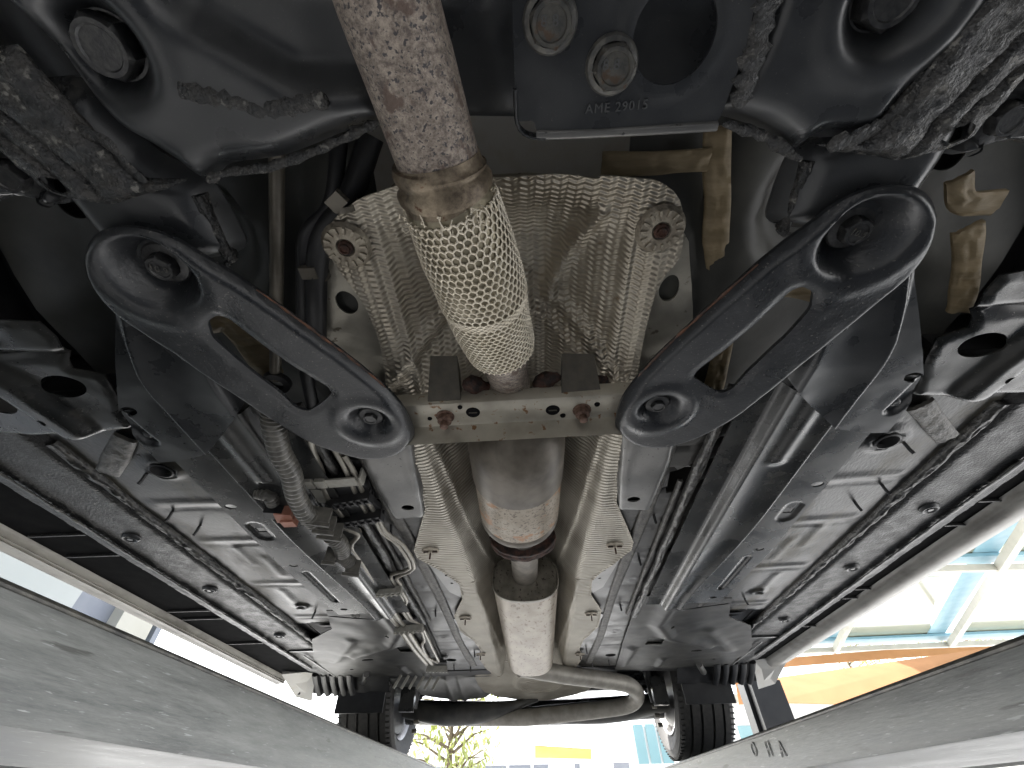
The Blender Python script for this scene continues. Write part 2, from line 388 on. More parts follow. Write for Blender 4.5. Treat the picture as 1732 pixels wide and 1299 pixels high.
# ================================================================== CAR
car = empty('raised_car', (0, 1.1, H0+.15), label='white car seen from underneath, raised on the lift with its exhaust and black braces', cat='car')
def bolt_mesh(key, fr, hr, hh, mark=True, n=28):
    m = MB()
    m.lathe([(fr*.2, .0), (fr, 0), (fr, -.0015), (fr*.93, -.003), (hr*1.02, -.0042)], n=n)
    hx = []
    for rr, h in ((hr, -.003), (hr, -hh*.86), (hr*.9, -hh), (hr*.74, -hh), (hr*.68, -hh+.0012), (0.0001, -hh+.0012)):
        hx.append((rr, h))
    vs = []; nn = 24
    for i, (rr, h) in enumerate(hx):
        for k in range(nn):
            a = 2*PI*k/nn; q = rr
            if i < 2: q = rr/ max(.866, math.cos((a % (PI/3))-PI/6))*.93
            vs.append((q*math.cos(a), q*math.sin(a), h))
    m.add(vs, [(i*nn+k, i*nn+(k+1) % nn, (i+1)*nn+(k+1) % nn, (i+1)*nn+k) for i in range(len(hx)-1) for k in range(nn)])
    return m.mesh(key, 28)
BM = {'big': bolt_mesh('bolt_big', .030, .0185, .019), 'flange': bolt_mesh('bolt_flange', .0145, .0108, .0125), 'small': bolt_mesh('bolt_small', .008, .0055, .006),
      'brace': bolt_mesh('bolt_brace', .021, .0125, .014), 'bracelow': bolt_mesh('bolt_bracelow', .0155, .0085, .009)}
BMM = {}
def bolt(kind, pos, mat, parent, name='bolt', rz=0, tilt=None, label=None):
    key = (kind, mat.name)
    if key not in BMM:
        me = BM[kind].copy(); me.materials.clear(); me.materials.append(mat); BMM[key] = me
    o = link(name, BMM[key], parent, Vector(pos)+Vector((0, 0, H0)), None, label)
    o.rotation_euler = (tilt[0] if tilt else 0, tilt[1] if tilt else 0, rz); return o
def text_obj(txt, pos, size, mat, parent, rz=0, depth=.0006, name='stamped_mark', label=None, flip=True):
    cu = bpy.data.curves.new('t', 'FONT'); cu.body = txt; cu.size = size; cu.extrude = depth; cu.align_x = 'CENTER'; cu.align_y = 'CENTER'; cu.space_character = 1.15
    cu.resolution_u = 3
    t = bpy.data.objects.new('t', cu); COL.objects.link(t); dg = bpy.context.evaluated_depsgraph_get()
    me = bpy.data.meshes.new_from_object(t.evaluated_get(dg)); bpy.data.objects.remove(t)
    me.materials.clear(); me.materials.append(mat)
    o = link(name, me, parent, Vector(pos)+Vector((0, 0, H0)), None, label)
    # read from below: mirrored to face -Z, baseline towards +y is down in the picture
    o.rotation_euler = (PI, 0, rz); return o
def bead(name, pts, r, mat, parent, noise=.25, flat=.5, n=8, step=.006, jit=.15, label=None, kind=None):
    P = catmull(pts, 12); out = [P[0]]
    for p in P[1:]:
        if (p-out[-1]).length > step: out.append(p)
    rr = []
    for i, p in enumerate(out):
        rr.append(r*(1+rnd.uniform(-noise, noise))*(.4 if i in (0, len(out)-1) else 1))
        p += Vector((rnd.uniform(-1, 1), rnd.uniform(-1, 1), rnd.uniform(-.4, .4)))*r*jit
    m = MB(); m.tube(out, rr, n, True, flat, noise*.3)
    return m.build(name, mat, parent, label, sharp=70)
def ribbon(name, pts, wd, h, mat, parent, wob=.16, wr=.0018, label=None, step=.004, xz=False):
    """brushed-on sealer strip hanging on the underside: a cross-domed, wrinkled band"""
    P = catmull(pts, 14); out = [P[0]]
    for p in P[1:]:
        if (p-out[-1]).length > step: out.append(p)
    nx = 9; vs = []; N = len(out); sd_ = rnd.randint(0, 99)
    for i, p in enumerate(out):
        t = (out[min(i+1, N-1)]-out[max(i-1, 0)]); t.z = 0; t.normalize(); nrm = Vector((t.y, -t.x, 0))
        wl = wd*(1+wob*2*(float(vn(i*.13, 0, 1, sd_))-.5)); wr_ = wd*(1+wob*2*(float(vn(i*.13, 5, 1, sd_+3))-.5))
        for k in range(nx):
            q = -1+2*k/(nx-1); ww = (wl if q < 0 else wr_)*.5
            dz = -h*(1-q**4)-wr*(math.sin(i*.9+2*math.cos(q*1.4)+float(vn(i*.3, k, 1, sd_))*6)*.6+(float(vn(i*.55, k*.7, 1, sd_+7))-.5)*1.8)*(1-q**6)
            vs.append(p+nrm*(q*ww)+Vector((0, 0, dz)))
    m = MB(); m.add(vs, [(i*nx+k, i*nx+k+1, (i+1)*nx+k+1, (i+1)*nx+k) for i in range(N-1) for k in range(nx-1)])
    vs2 = [v+Vector((0, 0, .003+h)) for v in vs]
    b = len(m.v); m.add(vs2, [(i*nx+k, (i+1)*nx+k, (i+1)*nx+k+1, i*nx+k+1) for i in range(N-1) for k in range(nx-1)])
    rm = [i*nx for i in range(N)]+[(N-1)*nx+k for k in range(1, nx)]+[i*nx+nx-1 for i in range(N-2, -1, -1)]+[k for k in range(nx-2, 0, -1)]
    m.f += [(rm[i], rm[(i+1) % len(rm)], b+rm[(i+1) % len(rm)], b+rm[i]) for i in range(len(rm))]
    return m.build(name, mat, parent, label, sharp=80)

# ---------------- body shell far above everything (closes the view upwards)
m = MB()
# engine bay and cabin shell: a dark lid over all the pressings
m.box((0, .95, .72), (1.86, 3.3, .02)); shell = m.build('body_shell', M['void'], car, sharp=30)

# front half of the car over and behind the lens: undertray, arches, wheels, bumper
sheet('engine_undertray', round_poly([(-.50, -1.15), (.50, -1.15), (.52, -.16), (-.52, -.16)], .05), M['dark'], car, z=lambda x, y: .30-.05*sm(.35, 1.1, -y), res=.03, roll=(.05, .04),
      feats=[rib([(x, -1.0) for x in (-.3, .3)], .02, .01), rib([(0, -.9), (0, -.3)], .03, .01)])
for s in (1, -1):
    m = MB(); m.box((.96*s, -.60, .56), (.10, 1.85, .40)); m.build('front_wing', M['white'], car)
    m = MB(); m.box((.70*s, .30, .55), (.012, .60, .24)); m.box((.88*s, .50, .57), (.34, .012, .26)); m.box((.80*s, .415, .58), (.42, .012, .28)); m.box((.77*s, .10, .60), (.46, .62, .012)); m.build('arch_liner', M['dark'], car)  # closing walls added to keep stray light out of the pressing holes
    fw = link('front_wheel', None, car, (.76*s, -.38, H0+.455)); pf = [(.19, -.10), (.235, -.108), (.275, -.116), (.308, -.10), (.315, -.06), (.315, .06), (.308, .10), (.275, .116), (.235, .108), (.19, .10)]
    m = MB(); m.lathe(pf, (.76*s, -.38, .455), axis='x', n=60); m.build('tyre', M['tyre'], fw)
    m = MB(); m.lathe([(.0001, .02), (.12, .03), (.20, .09), (.205, .10), (.205, -.10), (.19, -.09), (.10, -.02), (.0001, -.02)], (.76*s, -.38, .455), axis='x', n=48); m.build('rim', M['rim'], fw)
m = MB(); m.box((0, -1.42, .50), (1.9, .30, .50)); m.box((0, -.4, .71), (1.86, 1.9, .02)); m.build('front_bumper', M['white'], car)
# ---------------- bulkhead / front floor behind the braces
def bz(x, y): return .455+.55*np.clip(.30-y, 0, .5)**1.3+.02*sm(.25, .45, np.abs(x))
for s in (1, -1):
    ol = [(.14*s, -.12), (.62*s, -.12), (.62*s, .60), (.14*s, .60)]
    if s < 0: ol = ol[::-1]
    sheet('bulkhead', ol, M['wall'], car, z=bz, res=.018,
          feats=[dish((.36*s, .22), .05, .07, .03), rib([(.24*s, .0), (.24*s, .5)], .012, .008), rough(14, .006, 3)],
          holes=[circ((.50*s, .17), .022)], label='olive grey body panel showing behind the black brace')
# beige sealer strips
ribbon('sealer_strip', P3([(1215, 215, .49), (1214, 300, .48), (1212, 400, .47), (1213, 480, .465), (1222, 505, .46)]), .028, .002, M['seal_beige'], car)
ribbon('sealer_strip', P3([(1222, 500, .46), (1225, 560, .455), (1212, 640, .45), (1195, 700, .45)]), .026, .002, M['seal_beige'], car)
ribbon('sealer_strip', P3([(1018, 278, .485), (1100, 277, .48), (1200, 272, .48)]), .022, .002, M['seal_beige'], car)
ribbon('sealer_strip', P3([(1225, 505, .46), (1265, 500, .46), (1330, 490, .46), (1385, 500, .455)]), .022, .002, M['seal_beige'], car)
ribbon('sealer_strip', P3([(1640, 385, .455), (1640, 430, .45), (1632, 500, .445), (1620, 530, .44)]), .030, .002, M['seal_beige'], car)
ribbon('sealer_strip', P3([(1625, 300, .47), (1632, 345, .465), (1690, 345, .465)]), .026, .002, M['seal_beige'], car)
ribbon('sealer_strip', P3([(345, 545, .45), (385, 550, .45), (430, 600, .45), (460, 640, .445)]), .036, .002, M['seal_beige'], car)

# ---------------- front crossmember between pipe and plate (dark)
sheet('front_crossmember', XY([(560, -60), (1290, -60), (1290, 200), (960, 203), (800, 200), (620, 215), (540, 120)], .43), M['sub'], car, z=.43, res=.012,
      feats=[rib(XY([(760, 195), (1000, 195)], .43), .006, -.012), rib(XY([(850, -60), (848, 160)], .43), .003, -.004), rough(20, .004)], roll=(.02, .02),
      label='black crossmember in deep shade behind the exhaust pipe')

# ---------------- front subframe
subf = link('front_subframe', None, car, (0, 0, H0+.37), label='black painted front subframe with big recessed bolts')
ZS = .366
for s in (1, -1):
    pan = [(1215, 186), (1226, 206), (1262, 216), (1298, 228), (1330, 250), (1356, 268), (1372, 262), (1392, 246), (1425, 246), (1490, 235), (1560, 160), (1660, 60), (1760, -60), (1500, -90), (1320, -60), (1300, 0), (1265, 90)]
    if s < 0: pan = [(1732-a, b) for a, b in [(1092, 202), (1172, 236), (1262, 274), (1345, 288), (1378, 312), (1402, 318), (1432, 300), (1470, 302)]]
    if s > 0: o = XY(pan, ZS)
    else:
        o = XY([(655, 198), (600, 226), (560, 240), (520, 257), (470, 275), (420, 285), (385, 289), (362, 296), (345, 312), (325, 318), (305, 305), (285, 290), (240, 262), (190, 230), (120, 160), (40, 60), (-60, -60), (100, -100), (400, -90), (600, -80), (625, 60)], ZS)
    c = at(1526, -6, ZS) if s > 0 else at(160, 84, ZS)
    c = (abs(c.x)*s, c.y)
    fe = [dish(c, .012, .037, .028), rim(c, .043, .010, -.004), rough(9, .006, 5)]
    if s < 0:
        fe += [flatrib(XY([(330, -40), (480, 50), (600, 60)], ZS), .012, .045, .03), rib(XY([(290, 150), (400, 165), (470, 185), (550, 172)], ZS), .006, -.001)]
    sheet('subframe_pan', catmull([(a, b, 0) for a, b in o], 4, True), M['sub'], subf, z=ZS, res=.0045, roll=(.022, .024), feats=fe,
          label=('left' if s < 0 else 'right')+' curved black pan of the subframe')
    bolt('big', (c[0], c[1], ZS+.024), M['bolt'], subf, rz=.4)
    # welded lip along the lower edge
    if s < 0:
        bead('weld_bead', P3([(640, 208, ZS+.012), (560, 243, ZS+.012), (470, 279, ZS+.012), (390, 292, ZS+.012), (362, 300, ZS+.01), (345, 315, ZS+.008)]), .0035, M['spatter'], subf, noise=.35)
        bead('weld_bead', P3([(285, 140, ZS-.001), (330, 158, ZS-.001), (400, 172, ZS-.001), (440, 186, ZS-.001), (500, 178, ZS-.001), (555, 166, ZS-.001)]), .0055, M['spatter'], subf, noise=.3, flat=.35, step=.003, jit=.09)
        bead('weld_bead', P3([(120, 215, ZS-.001), (180, 240, ZS-.001), (215, 280, ZS-.001), (250, 312, ZS-.001)]), .004, M['spatter'], subf, noise=.3, flat=.35, step=.003, jit=.09)
    else:
        bead('weld_bead', P3([(1222, 208, ZS+.01), (1262, 220, ZS+.012), (1300, 235, ZS+.012), (1335, 258, ZS+.01), (1355, 272, ZS+.008)]), .0045, M['spatter'], subf, noise=.4)
        bead('weld_bead', P3([(1300, -20, ZS-.001), (1285, 60, ZS-.001), (1268, 120, ZS-.001), (1256, 160, ZS-.001), (1245, 190, ZS-.001)]), .0085, M['spatter'], subf, noise=.3, flat=.35, step=.003, jit=.09)
        bead('weld_bead', P3([(1400, 247, ZS-.001), (1450, 232, ZS-.001), (1500, 205, ZS-.001), (1560, 150, ZS-.001), (1600, 90, ZS-.001)]), .006, M['spatter'], subf, noise=.3, flat=.3, step=.003, jit=.09)
    # spattered outer flange
    fl = [(1392, 250), (1470, 238), (1540, 165), (1600, 80), (1680, -30), (1800, -30), (1800, 90), (1732, 148), (1690, 195), (1648, 240), (1600, 262), (1532, 277), (1480, 268), (1430, 262)]
    o = [(abs(a)*s, b) for a, b in XY(fl, .362)]
    sl = [(abs(a)*s, b) for a, b in XY([(1598, 238), (1618, 218), (1640, 205), (1650, 212), (1632, 232), (1608, 243)], .362)]
    g1 = [(abs(a)*s, b) for a, b in XY([(1535, 270), (1600, 190), (1732, 60)], .362)]
    g2 = [(abs(a)*s, b) for a, b in XY([(1600, 235), (1650, 180), (1760, 90)], .362)]
    sheet('spattered_flange', o, M['spatter'], subf, holes=[sl], z=.360, res=.0032, feats=[rough(230, .0016, 8), rough(70, .0026, 9), rib(g1, .0028, .006), rib(g2, .0024, .005)], roll=(.01, .01),
          label='rough wax-caked outer flange of the subframe')
    # bolted ear beyond the flange
    er = [(1800, 90), (1732, 150), (1690, 197), (1645, 243), (1598, 264), (1625, 268), (1660, 264), (1690, 248), (1720, 243), (1800, 262), (1860, 200)]
    c2 = (abs(at(1706, 205, .372).x)*s, at(1706, 205, .372).y)
    c3 = at(1664, 256, .372); c3 = (abs(c3.x)*s, c3.y)
    sheet('mounting_ear', [(abs(a)*s, b) for a, b in XY(er, .372)], M['sub'], subf, holes=[circ(c3, .0075, ry=.005, rot=-.5*s)], z=.372, res=.004, feats=[dish(c2, .012, .022, .016)], roll=(.008, .010))
    bolt('brace', (c2[0]+.004*s, c2[1], .386), M['bolt'], subf, rz=.2)
    # arm running back from the pan, with a flanged seam
    arm = [(1396, 240), (1368, 262), (1345, 300), (1325, 350), (1316, 388), (1345, 402), (1390, 405), (1420, 420), (1500, 400), (1560, 350), (1600, 300), (1650, 220), (1700, 60), (1560, 60), (1470, 190)]
    a_ = [(abs(a)*s, b) for a, b in XY(arm, .38)]
    sheet('subframe_arm', catmull([(a, b, 0) for a, b in a_], 3, True), M['sub'], subf, z=.3745, res=.0055, roll=(.03, .03), feats=[rough(10, .005, 2)], label='smooth black rear arm of the subframe')
    sm_ = P3([(1368, 272, .388), (1346, 330, .39), (1326, 388, .392)], s)
    ribbon('seam_flange', sm_, .010, .005, M['spatter'], subf, wr=.001)
    bead('weld_bead', P3([(1312, 388, .398), (1345, 403, .396), (1378, 402, .396)], s), .003, M['spatter'], subf)

# ---------------- stamped plate
pl = [(868, -60), (866, 0), (869, 90), (872, 200), (876, 216), (884, 226), (905, 232), (925, 229), (926, 222), (908, 222), (904, 200), (884, 201), (880, 198)]
pl = [(865, -60), (868, 60), (873, 199), (878, 205), (900, 203), (905, 208), (907, 222), (925, 224), (1010, 219), (1213, 206), (1222, 190), (1258, 90), (1290, -60)]
o = XY(pl, ZS)
hc = at(1140, 60, ZS); hc2 = (hc.x, hc.y)
plate = sheet('stamped_plate', round_poly(o, .003, 3), M['sub'], subf, holes=[circ(hc2, .0275, 40)], z=ZS, res=.0045,
      feats=[rib([(hc.x+.033*math.cos(t), hc.y+.033*math.sin(t)) for t in np.linspace(0, 6.28, 30)], .004, -.0012), rough(9, .003, 4)], label='flat black plate with a round hole and a stamped number')
# turned-down bottom lip and the open corner
lp = XY([(926, 226), (1010, 221), (1212, 207), (1215, 215), (1010, 229), (927, 234)], ZS)
ribbon('plate_lip', P3([(907, 227, ZS), (950, 227, ZS), (1060, 222, ZS), (1150, 217, ZS), (1216, 213, ZS)]), .0075, .004, M['box'], subf, wob=.02, wr=0, label='paler turned edge of the stamped plate')  # lip in a paler paint than the plate
ribbon('corner_lip', P3([(871, 150, ZS), (873, 200, ZS), (879, 219, ZS), (892, 229, ZS), (912, 233, ZS), (924, 233, ZS)]), .003, .004, M['sub'], subf, wob=.02, wr=0)
for (u, v, rz) in ((930, 36, .3), (1034, 110, -.1)):
    p = at(u, v, ZS-.001); b_ = bolt('flange', p, M['bolt_grey'], subf, rz=rz)
    b_.scale = (1.25, 1.25, 1.25)
    c_ = at(u, v, ZS-.0155); text_obj('8.8', (c_.x, c_.y, ZS-.0152), .0085, M['stamp'], subf, rz=0, name='bolt_marking')
c_ = at(1043, 181, ZS-.0022); text_obj('AME 29015', (c_.x, c_.y, c_.z), .0086, M['stamp'], subf, rz=-.02, depth=.0011, label='AME 29015 stamped in the black plate')

# ---------------- inner dark braces of the body behind the subframe, outer wells
for s in (1, -1):
    ol = [(.38*s, -.2), (1.0*s, -.2), (1.0*s, .36), (.62*s, .40), (.47*s, .30), (.38*s, .2)]
    sheet('wheel_well_panel', ol, M['dark'], car, z=lambda x, y: .50+.35*np.clip(.4-y, 0, 1)*sm(.4, .6, np.abs(x)), res=.02, feats=[rough(12, .02, 6)], label='dark inner wheel well panel')

# ---------------- rails
yi = lambda pts, z, y: np.interp(y, [p[1] for p in pts], [p[0] for p in pts])
ZR = .368
in_pts = sorted([(abs(x), y) for x, y in XY([(336, 608), (402, 695)], ZR)]+[(abs(x), y) for x, y in XY([(1323, 700), (1150, 989), (1136, 1022)], ZR)], key=lambda p: p[1])
out_pts = sorted([(abs(x), y) for x, y in XY([(187, 560), (222, 629), (256, 671), (346, 764)], ZR)]+[(abs(x), y) for x, y in XY([(1210, 968), (1165, 1026)], ZR)], key=lambda p: p[1])
in_pts = [(.351+.0115*(y-.25)/.95, y) for y in np.linspace(.1, 1.4, 20)]
out_pts = [(.441-.031*float(sm(.70, 1.2, y))-.030*float(1-sm(.18, .34, y)), y) for y in np.linspace(.1, 1.4, 30)]
def rail_z(x, y, extra=0):
    ax = np.abs(x); xi = yi(in_pts, 0, y); xo = yi(out_pts, 0, y)
    k = .9*np.clip(.36-y, 0, 1)**1.6
    zb = ZR+k; zfl = .387+.7*k
    t = sm(xi-.008, xi+.005, ax)*(1-sm(xo-.005, xo+.008, ax))
    mid = np.clip((ax-xi)/(xo-xi), 0, 1)
    return zfl+(zb-zfl)*t+t*.006*np.sin(mid*PI)+extra
hol = []
for s in (1, -1):
    inner = XY([(1258, 640), (1289, 700), (1121, 989), (1110, 1015)], .39)
    yA, yB = .40, 1.235
    pts_in = [(yi(in_pts, 0, y)-.045-(.0 if y > .5 else 0), y) for y in np.linspace(yA, yB, 14)]
    fo = sorted([(abs(x), y) for x, y in XY([(1473, 726), (1297, 937), (1190, 1043)], .39)], key=lambda p: p[1])
    pts_out = [(yi(fo, 0, y), y) for y in np.linspace(yA, yB, 14)]
    ol = [(a*s, b) for a, b in pts_in]+[(a*s, b) for a, b in pts_out[::-1]]
    HL = []
    for (u, v, r) in ((1380, 815, .0105), (1283, 925, .0095), (1205, 1007, .0095)):
        p = at(u, v, .392); HL.append(circ((abs(p.x)*s, p.y), r, 20, r*.8))
    p = at(1333, 862, .392); sq = .0085; HL.append([(abs(p.x)*s-sq, p.y-sq), (abs(p.x)*s+sq, p.y-sq), (abs(p.x)*s+sq, p.y+sq), (abs(p.x)*s-sq, p.y+sq)])
    sqc = (abs(p.x)*s, p.y)
    g = [(abs(a)*s, b) for a, b in XY([(1262, 940), (1218, 992)], .392)]
    cr = [(abs(a)*s, b) for a, b in XY([(1392, 672), (1350, 735), (1318, 782)], ZR)]
    sheet('floor_rail', ol, M['rail'], car, holes=HL, z=rail_z, res=.003,
          feats=[flatrib(g, .004, .009, .004), flatrib([(sqc[0], sqc[1]-.02), (sqc[0], sqc[1]+.02)], .012, .018, .003), rib(cr, .013, -.005)],
          label='long black floor rail with punched holes on the '+('right' if s > 0 else 'left'))
    for v_ in (1, 2, 3, 4, 5):
        y = .45+v_*.13; x = (yi(in_pts, 0, y)-.028)*s
        bolt('small', (x, y, .392), M['sub'], car, name='spot_plug').scale = (.55, .55, .35)
    # front reinforcement: sheet overlapping the rail
    rf = [(150, 470), (185, 545), (200, 640), (205, 700), (240, 745), (272, 778), (300, 776), (345, 766), (352, 758), (392, 712), (420, 670), (400, 640), (330, 560), (300, 500)]
    o = [(abs(a)*s, b) for a, b in XY(rf, .385)]
    hh = []
    p = at(222, 690, .388); hh.append(circ((abs(p.x)*s, p.y), .0135, 24, .0085, .35*s))
    gg = [(abs(a)*s, b) for a, b in XY([(205, 700), (232, 722), (258, 742)], .385)]
    sheet('rail_reinforcement', o, M['sub'], car, holes=hh, z=lambda x, y: rail_z(x, y, -.007), res=.003,
          feats=[flatrib(gg, .006, .012, .006), rough(14, .0015, 7)], label='black front section wrapping the floor rail')
    for (u, v) in ((316, 607), (342, 655), (363, 678), (383, 703), (250, 735), (300, 768)):
        p = at(u, v, .372 if u > 305 else .383); bolt('small', (abs(p.x)*s, p.y, p.z+.001), M['sub'], car, name='weld_stud').scale = (.8, .8, .5)

# ---------------- braces
def brace(s):
    zA, zB = .348, .352
    pts = [(697, 752), (694, 728), (680, 700), (650, 668), (610, 634), (560, 596), (500, 553), (440, 510), (380, 470), (330, 438), (290, 415), (240, 398), (190, 393), (150, 404), (133, 432), (138, 465), (160, 505), (200, 545), (260, 585), (320, 625), (380, 665), (440, 705), (500, 742), (560, 768), (620, 782), (670, 776)]
    o = [(abs(a)*s, b) for a, b in XY(pts, .350)]
    if s < 0: pass
    slot = [(349, 545), (366, 534), (384, 540), (450, 590), (500, 625), (552, 656), (562, 668), (540, 686), (520, 698), (500, 692), (470, 665), (400, 612), (356, 572)]
    sl = round_poly([(abs(a)*s, b) for a, b in XY(slot, .350)], .006, 3)
    c1 = at(255, 468, .350); c1 = (abs(c1.x)*s, c1.y); c2 = at(624, 716, .350); c2 = (abs(c2.x)*s, c2.y)
    hl = [circ(c2, .0095, 20)]
    root = sheet('diagonal_brace', catmull([(a, b, 0) for a, b in o], 4, True), M['brace'], car, holes=[sl], z=.350, res=.0028, th=.004, roll=(.0085, .011),
          feats=[dish(c1, .018, .043, .030), rim(c1, .052, .010, -.0022), dish(c2, .012, .030, .017), rim(c2, .038, .008, -.0035),
                 lambda x, y: .0022*np.exp(-(pdist(x, y, sl, True)/.006)**2), rough(26, .0014, 5)],
          label=('left' if s < 0 else 'right')+' black slotted brace, wide dish at its outer end')
    bb = bolt('brace', (c1[0], c1[1], .350+.027), M['bolt'], root, rz=.3*s)
    text_obj('10.9', (c1[0], c1[1], .350+.0125), .0085, M['bolt_grey'], root, rz=.3, name='bolt_marking', depth=.0004)
    bolt('bracelow', (c2[0], c2[1], .350+.014), M['bolt'], root)
    # rust on the trailing edge
    bead('rusty_edge', [Vector((abs(a)*s, b, .3605)) for a, b in XY([(650, 667), (600, 626), (540, 581), (480, 538), (420, 496)], .350)], .0016, M['edge_rust'], root, noise=.5, n=6)
for s in (-1, 1): brace(s)

# ---------------- crossbeam under the tunnel
def loft(rows, n):
    m = MB(); k = len(rows[0]); m.add([p for r in rows for p in r], [(i*k+j, i*k+j+1, (i+1)*k+j+1, (i+1)*k+j) for i in range(len(rows)-1) for j in range(k-1)]); return m
def beam():
    L = {}; xl, xr = -.165, .165
    y0 = at(870, 676, .381).y; y1 = at(870, 712, .381).y
    prof = [(y0, .392), (y0-.0005, .380), (y0+.002, .373), (y0+.006, .371), ((y0+y1)/2, .3705), (y1-.004, .371), (y1-.001, .369), (y1, .364), (y1+.003, .345), (y1+.0035, .3425)]
    prof = [(a, b+.009) for a, b in prof]; pr = [(a, b) for a, b in prof]+[(a+.0025, b+.0025) if i > 5 else (a+.0025, b+.0025) for i, (a, b) in reversed(list(enumerate(prof)))]
    n = len(pr); m = MB(); N = 30
    vs = [(xl+(xr-xl)*i/N, a+(.006*(i/N-.5)*-1), b) for i in range(N+1) for a, b in pr]
    m.add(vs, [(i*n+k, i*n+(k+1) % n, (i+1)*n+(k+1) % n, (i+1)*n+k) for i in range(N) for k in range(n)]+[tuple(range(n))[::-1], tuple(N*n+k for k in range(n))])
    b = m.build('crossbeam', M['galv'], car, 'dull galvanised crossbeam bolted under the tunnel', sharp=40)
    for u, v in ((753, 704), (984, 693)):
        p = at(u, v, .380); m = MB(); m.lathe([(.0001, .0), (.0125, 0), (.0125, -.0015), (.0095, -.002), (.0095, -.0100), (.0055, -.0115), (.0055, -.0190), (.0038, -.0205), (.0001, -.0205)], p, n=18)
        m.build('rusty_nut', M['bolt_rust'], b)
    for u, v, r in ((778, 689, .0025), (727, 708, .0025), (952, 703, .003), (1010, 684, .003), (800, 698, .0075), (935, 694, .0075)):
        p = at(u, v, .3792); m = MB(); m.lathe([(.0001, -.0004), (r, -.0004), (r*1.15, -.001), (r*1.3, .0006)], p, n=18); m.build('hole_shade_disc', M['void'], b)  # solid black disc stands in for the dark inside the hole
    for u, v in ((800, 698), (935, 694)):
        p = at(u, v, .3784); m = MB(); m.box(p, (.011, .0016, .001)); m.build('hole_burr', M['bracket'], b)
    # bracket posts rising to the tunnel
    for (u0, u1, v0, v1) in ((726, 781, 602, 670), (948, 1013, 598, 662)):
        a = at(u0, v1, .398); c = at(u1, v1, .398); t = aty((u0+u1)/2, v0, y0+.012)
        h = .432; t0 = at(u0+(2), v0, h); t1 = at(u1-8, v0, h)
        m = MB(); vs = [Vector((a.x, y0+.002, .380)), Vector((c.x, y0+.002, .380)), Vector((c.x, y0-.0, .400)), Vector((a.x, y0-.0, .400))]
        P_ = [(a.x, y0, .386), (c.x, y0, .386), (t1.x, t1.y, h), (t0.x, t0.y, h)]
        Q_ = [(x, y+.03, z+.004) for x, y, z in P_]
        m.add(P_+Q_, [(0, 3, 2, 1), (4, 5, 6, 7), (0, 1, 5, 4), (1, 2, 6, 5), (2, 3, 7, 6), (3, 0, 4, 7)])
        m.build('hanger_bracket', M['bracket'], b)
    for pts in ([(783, 655, .40), (800, 650, .405), (828, 662, .41)], [(950, 640, .41), (935, 640, .41), (905, 652, .41)], [(1008, 640, .41), (1020, 650, .41), (1024, 662, .41)]):
        bead('rusty_hanger', P3(pts), .011, M['rust'], b, noise=.3, flat=.8, n=10, step=.005)
beam()

# ---------------- heat shields
ho = [(552, 400), (562, 375), (600, 343), (640, 327), (700, 312), (860, 303), (950, 298), (1012, 306), (1020, 300), (1080, 304), (1118, 310), (1150, 338), (1158, 388), (1150, 440), (1118, 480), (1098, 540), (1085, 600), (1075, 680), (1060, 720), (690, 720), (668, 690), (652, 640), (640, 580), (615, 520), (575, 465), (555, 430)]
def hz(x, y):
    ax = np.abs(x-.003)
    t = np.clip((.158-ax)/.115, 0, 1)
    t = t*t*(3-2*t)*.35+t*.65
    z = .428+.088*t*sm(.135, .25, y)
    # pressed buttress: the wall steps inwards along a diagonal crease below the joint
    q = np.clip((y-.285)-(ax-.02)*.9, 0, .05)*1.0*np.clip((.16-ax)/.04, 0, 1)
    return z-q*.55
hs = sheet('tunnel_heat_shield', catmull([(a, b, 0) for a, b in XY(ho, .425)], 3, True), M['shield'], car, z=hz, res=.0035,
      feats=[rough(12, .002, 11),
             rib(XY([(926, 495), (955, 420), (1000, 330)], .50), .010, -.013), rib(XY([(926, 495), (985, 545), (1035, 600), (1065, 650)], .48), .011, -.012), rib(XY([(770, 520), (720, 560), (690, 590), (660, 620)], .47), .011, -.012), lambda x, y: -.006*np.exp(-((np.abs(x-.003)-.135)/.005)**2)*sm(.18, .24, y)],
      label='embossed silver front heat shield arching over the flexible pipe')
bo = [(550, 415), (547, 480), (550, 560), (560, 605), (650, 665), (700, 720), (1060, 720), (1085, 655), (1168, 610), (1172, 520), (1166, 410), (1150, 380), (900, 360), (600, 380)]
c = at(586, 514, .445); d = at(1133, 490, .445)
sheet('shield_backing_plate', XY(bo, .447), M['shield_plain'], car, holes=[circ((c.x, c.y), .013, 24, .017), circ((d.x, d.y), .012, 24, .018), ], z=lambda x, y: .447+.12*(1-sm(.135, .165, np.abs(x))), res=.009, feats=[rough(18, .006, 4)],
      label='plain grey metal plate behind the heat shield')
for (u, v) in ((586, 416), (1117, 388)):
    p = at(u, v, .424); m = MB(); m.lathe([(.0001, -.002), (.008, -.002), (.010, -.0045), (.022, -.0035), (.0245, -.001), (.026, .001)], p, n=30)
    wsh = m.build('shield_washer', M['foil_dirty'], hs)
    for k in range(14):
        a = 2*PI*k/14; m = MB()
        m.box(p+Vector((.0185*math.cos(a), .0185*math.sin(a), -.0045)), (.007, .0025, .003), Matrix.Rotation(a, 3, 'Z')); m.build('washer_rib', M['foil_dirty'], wsh)
    b_ = bolt('small', p+Vector((0, 0, -.003)), M['rust'], hs, name='rusty_screw')

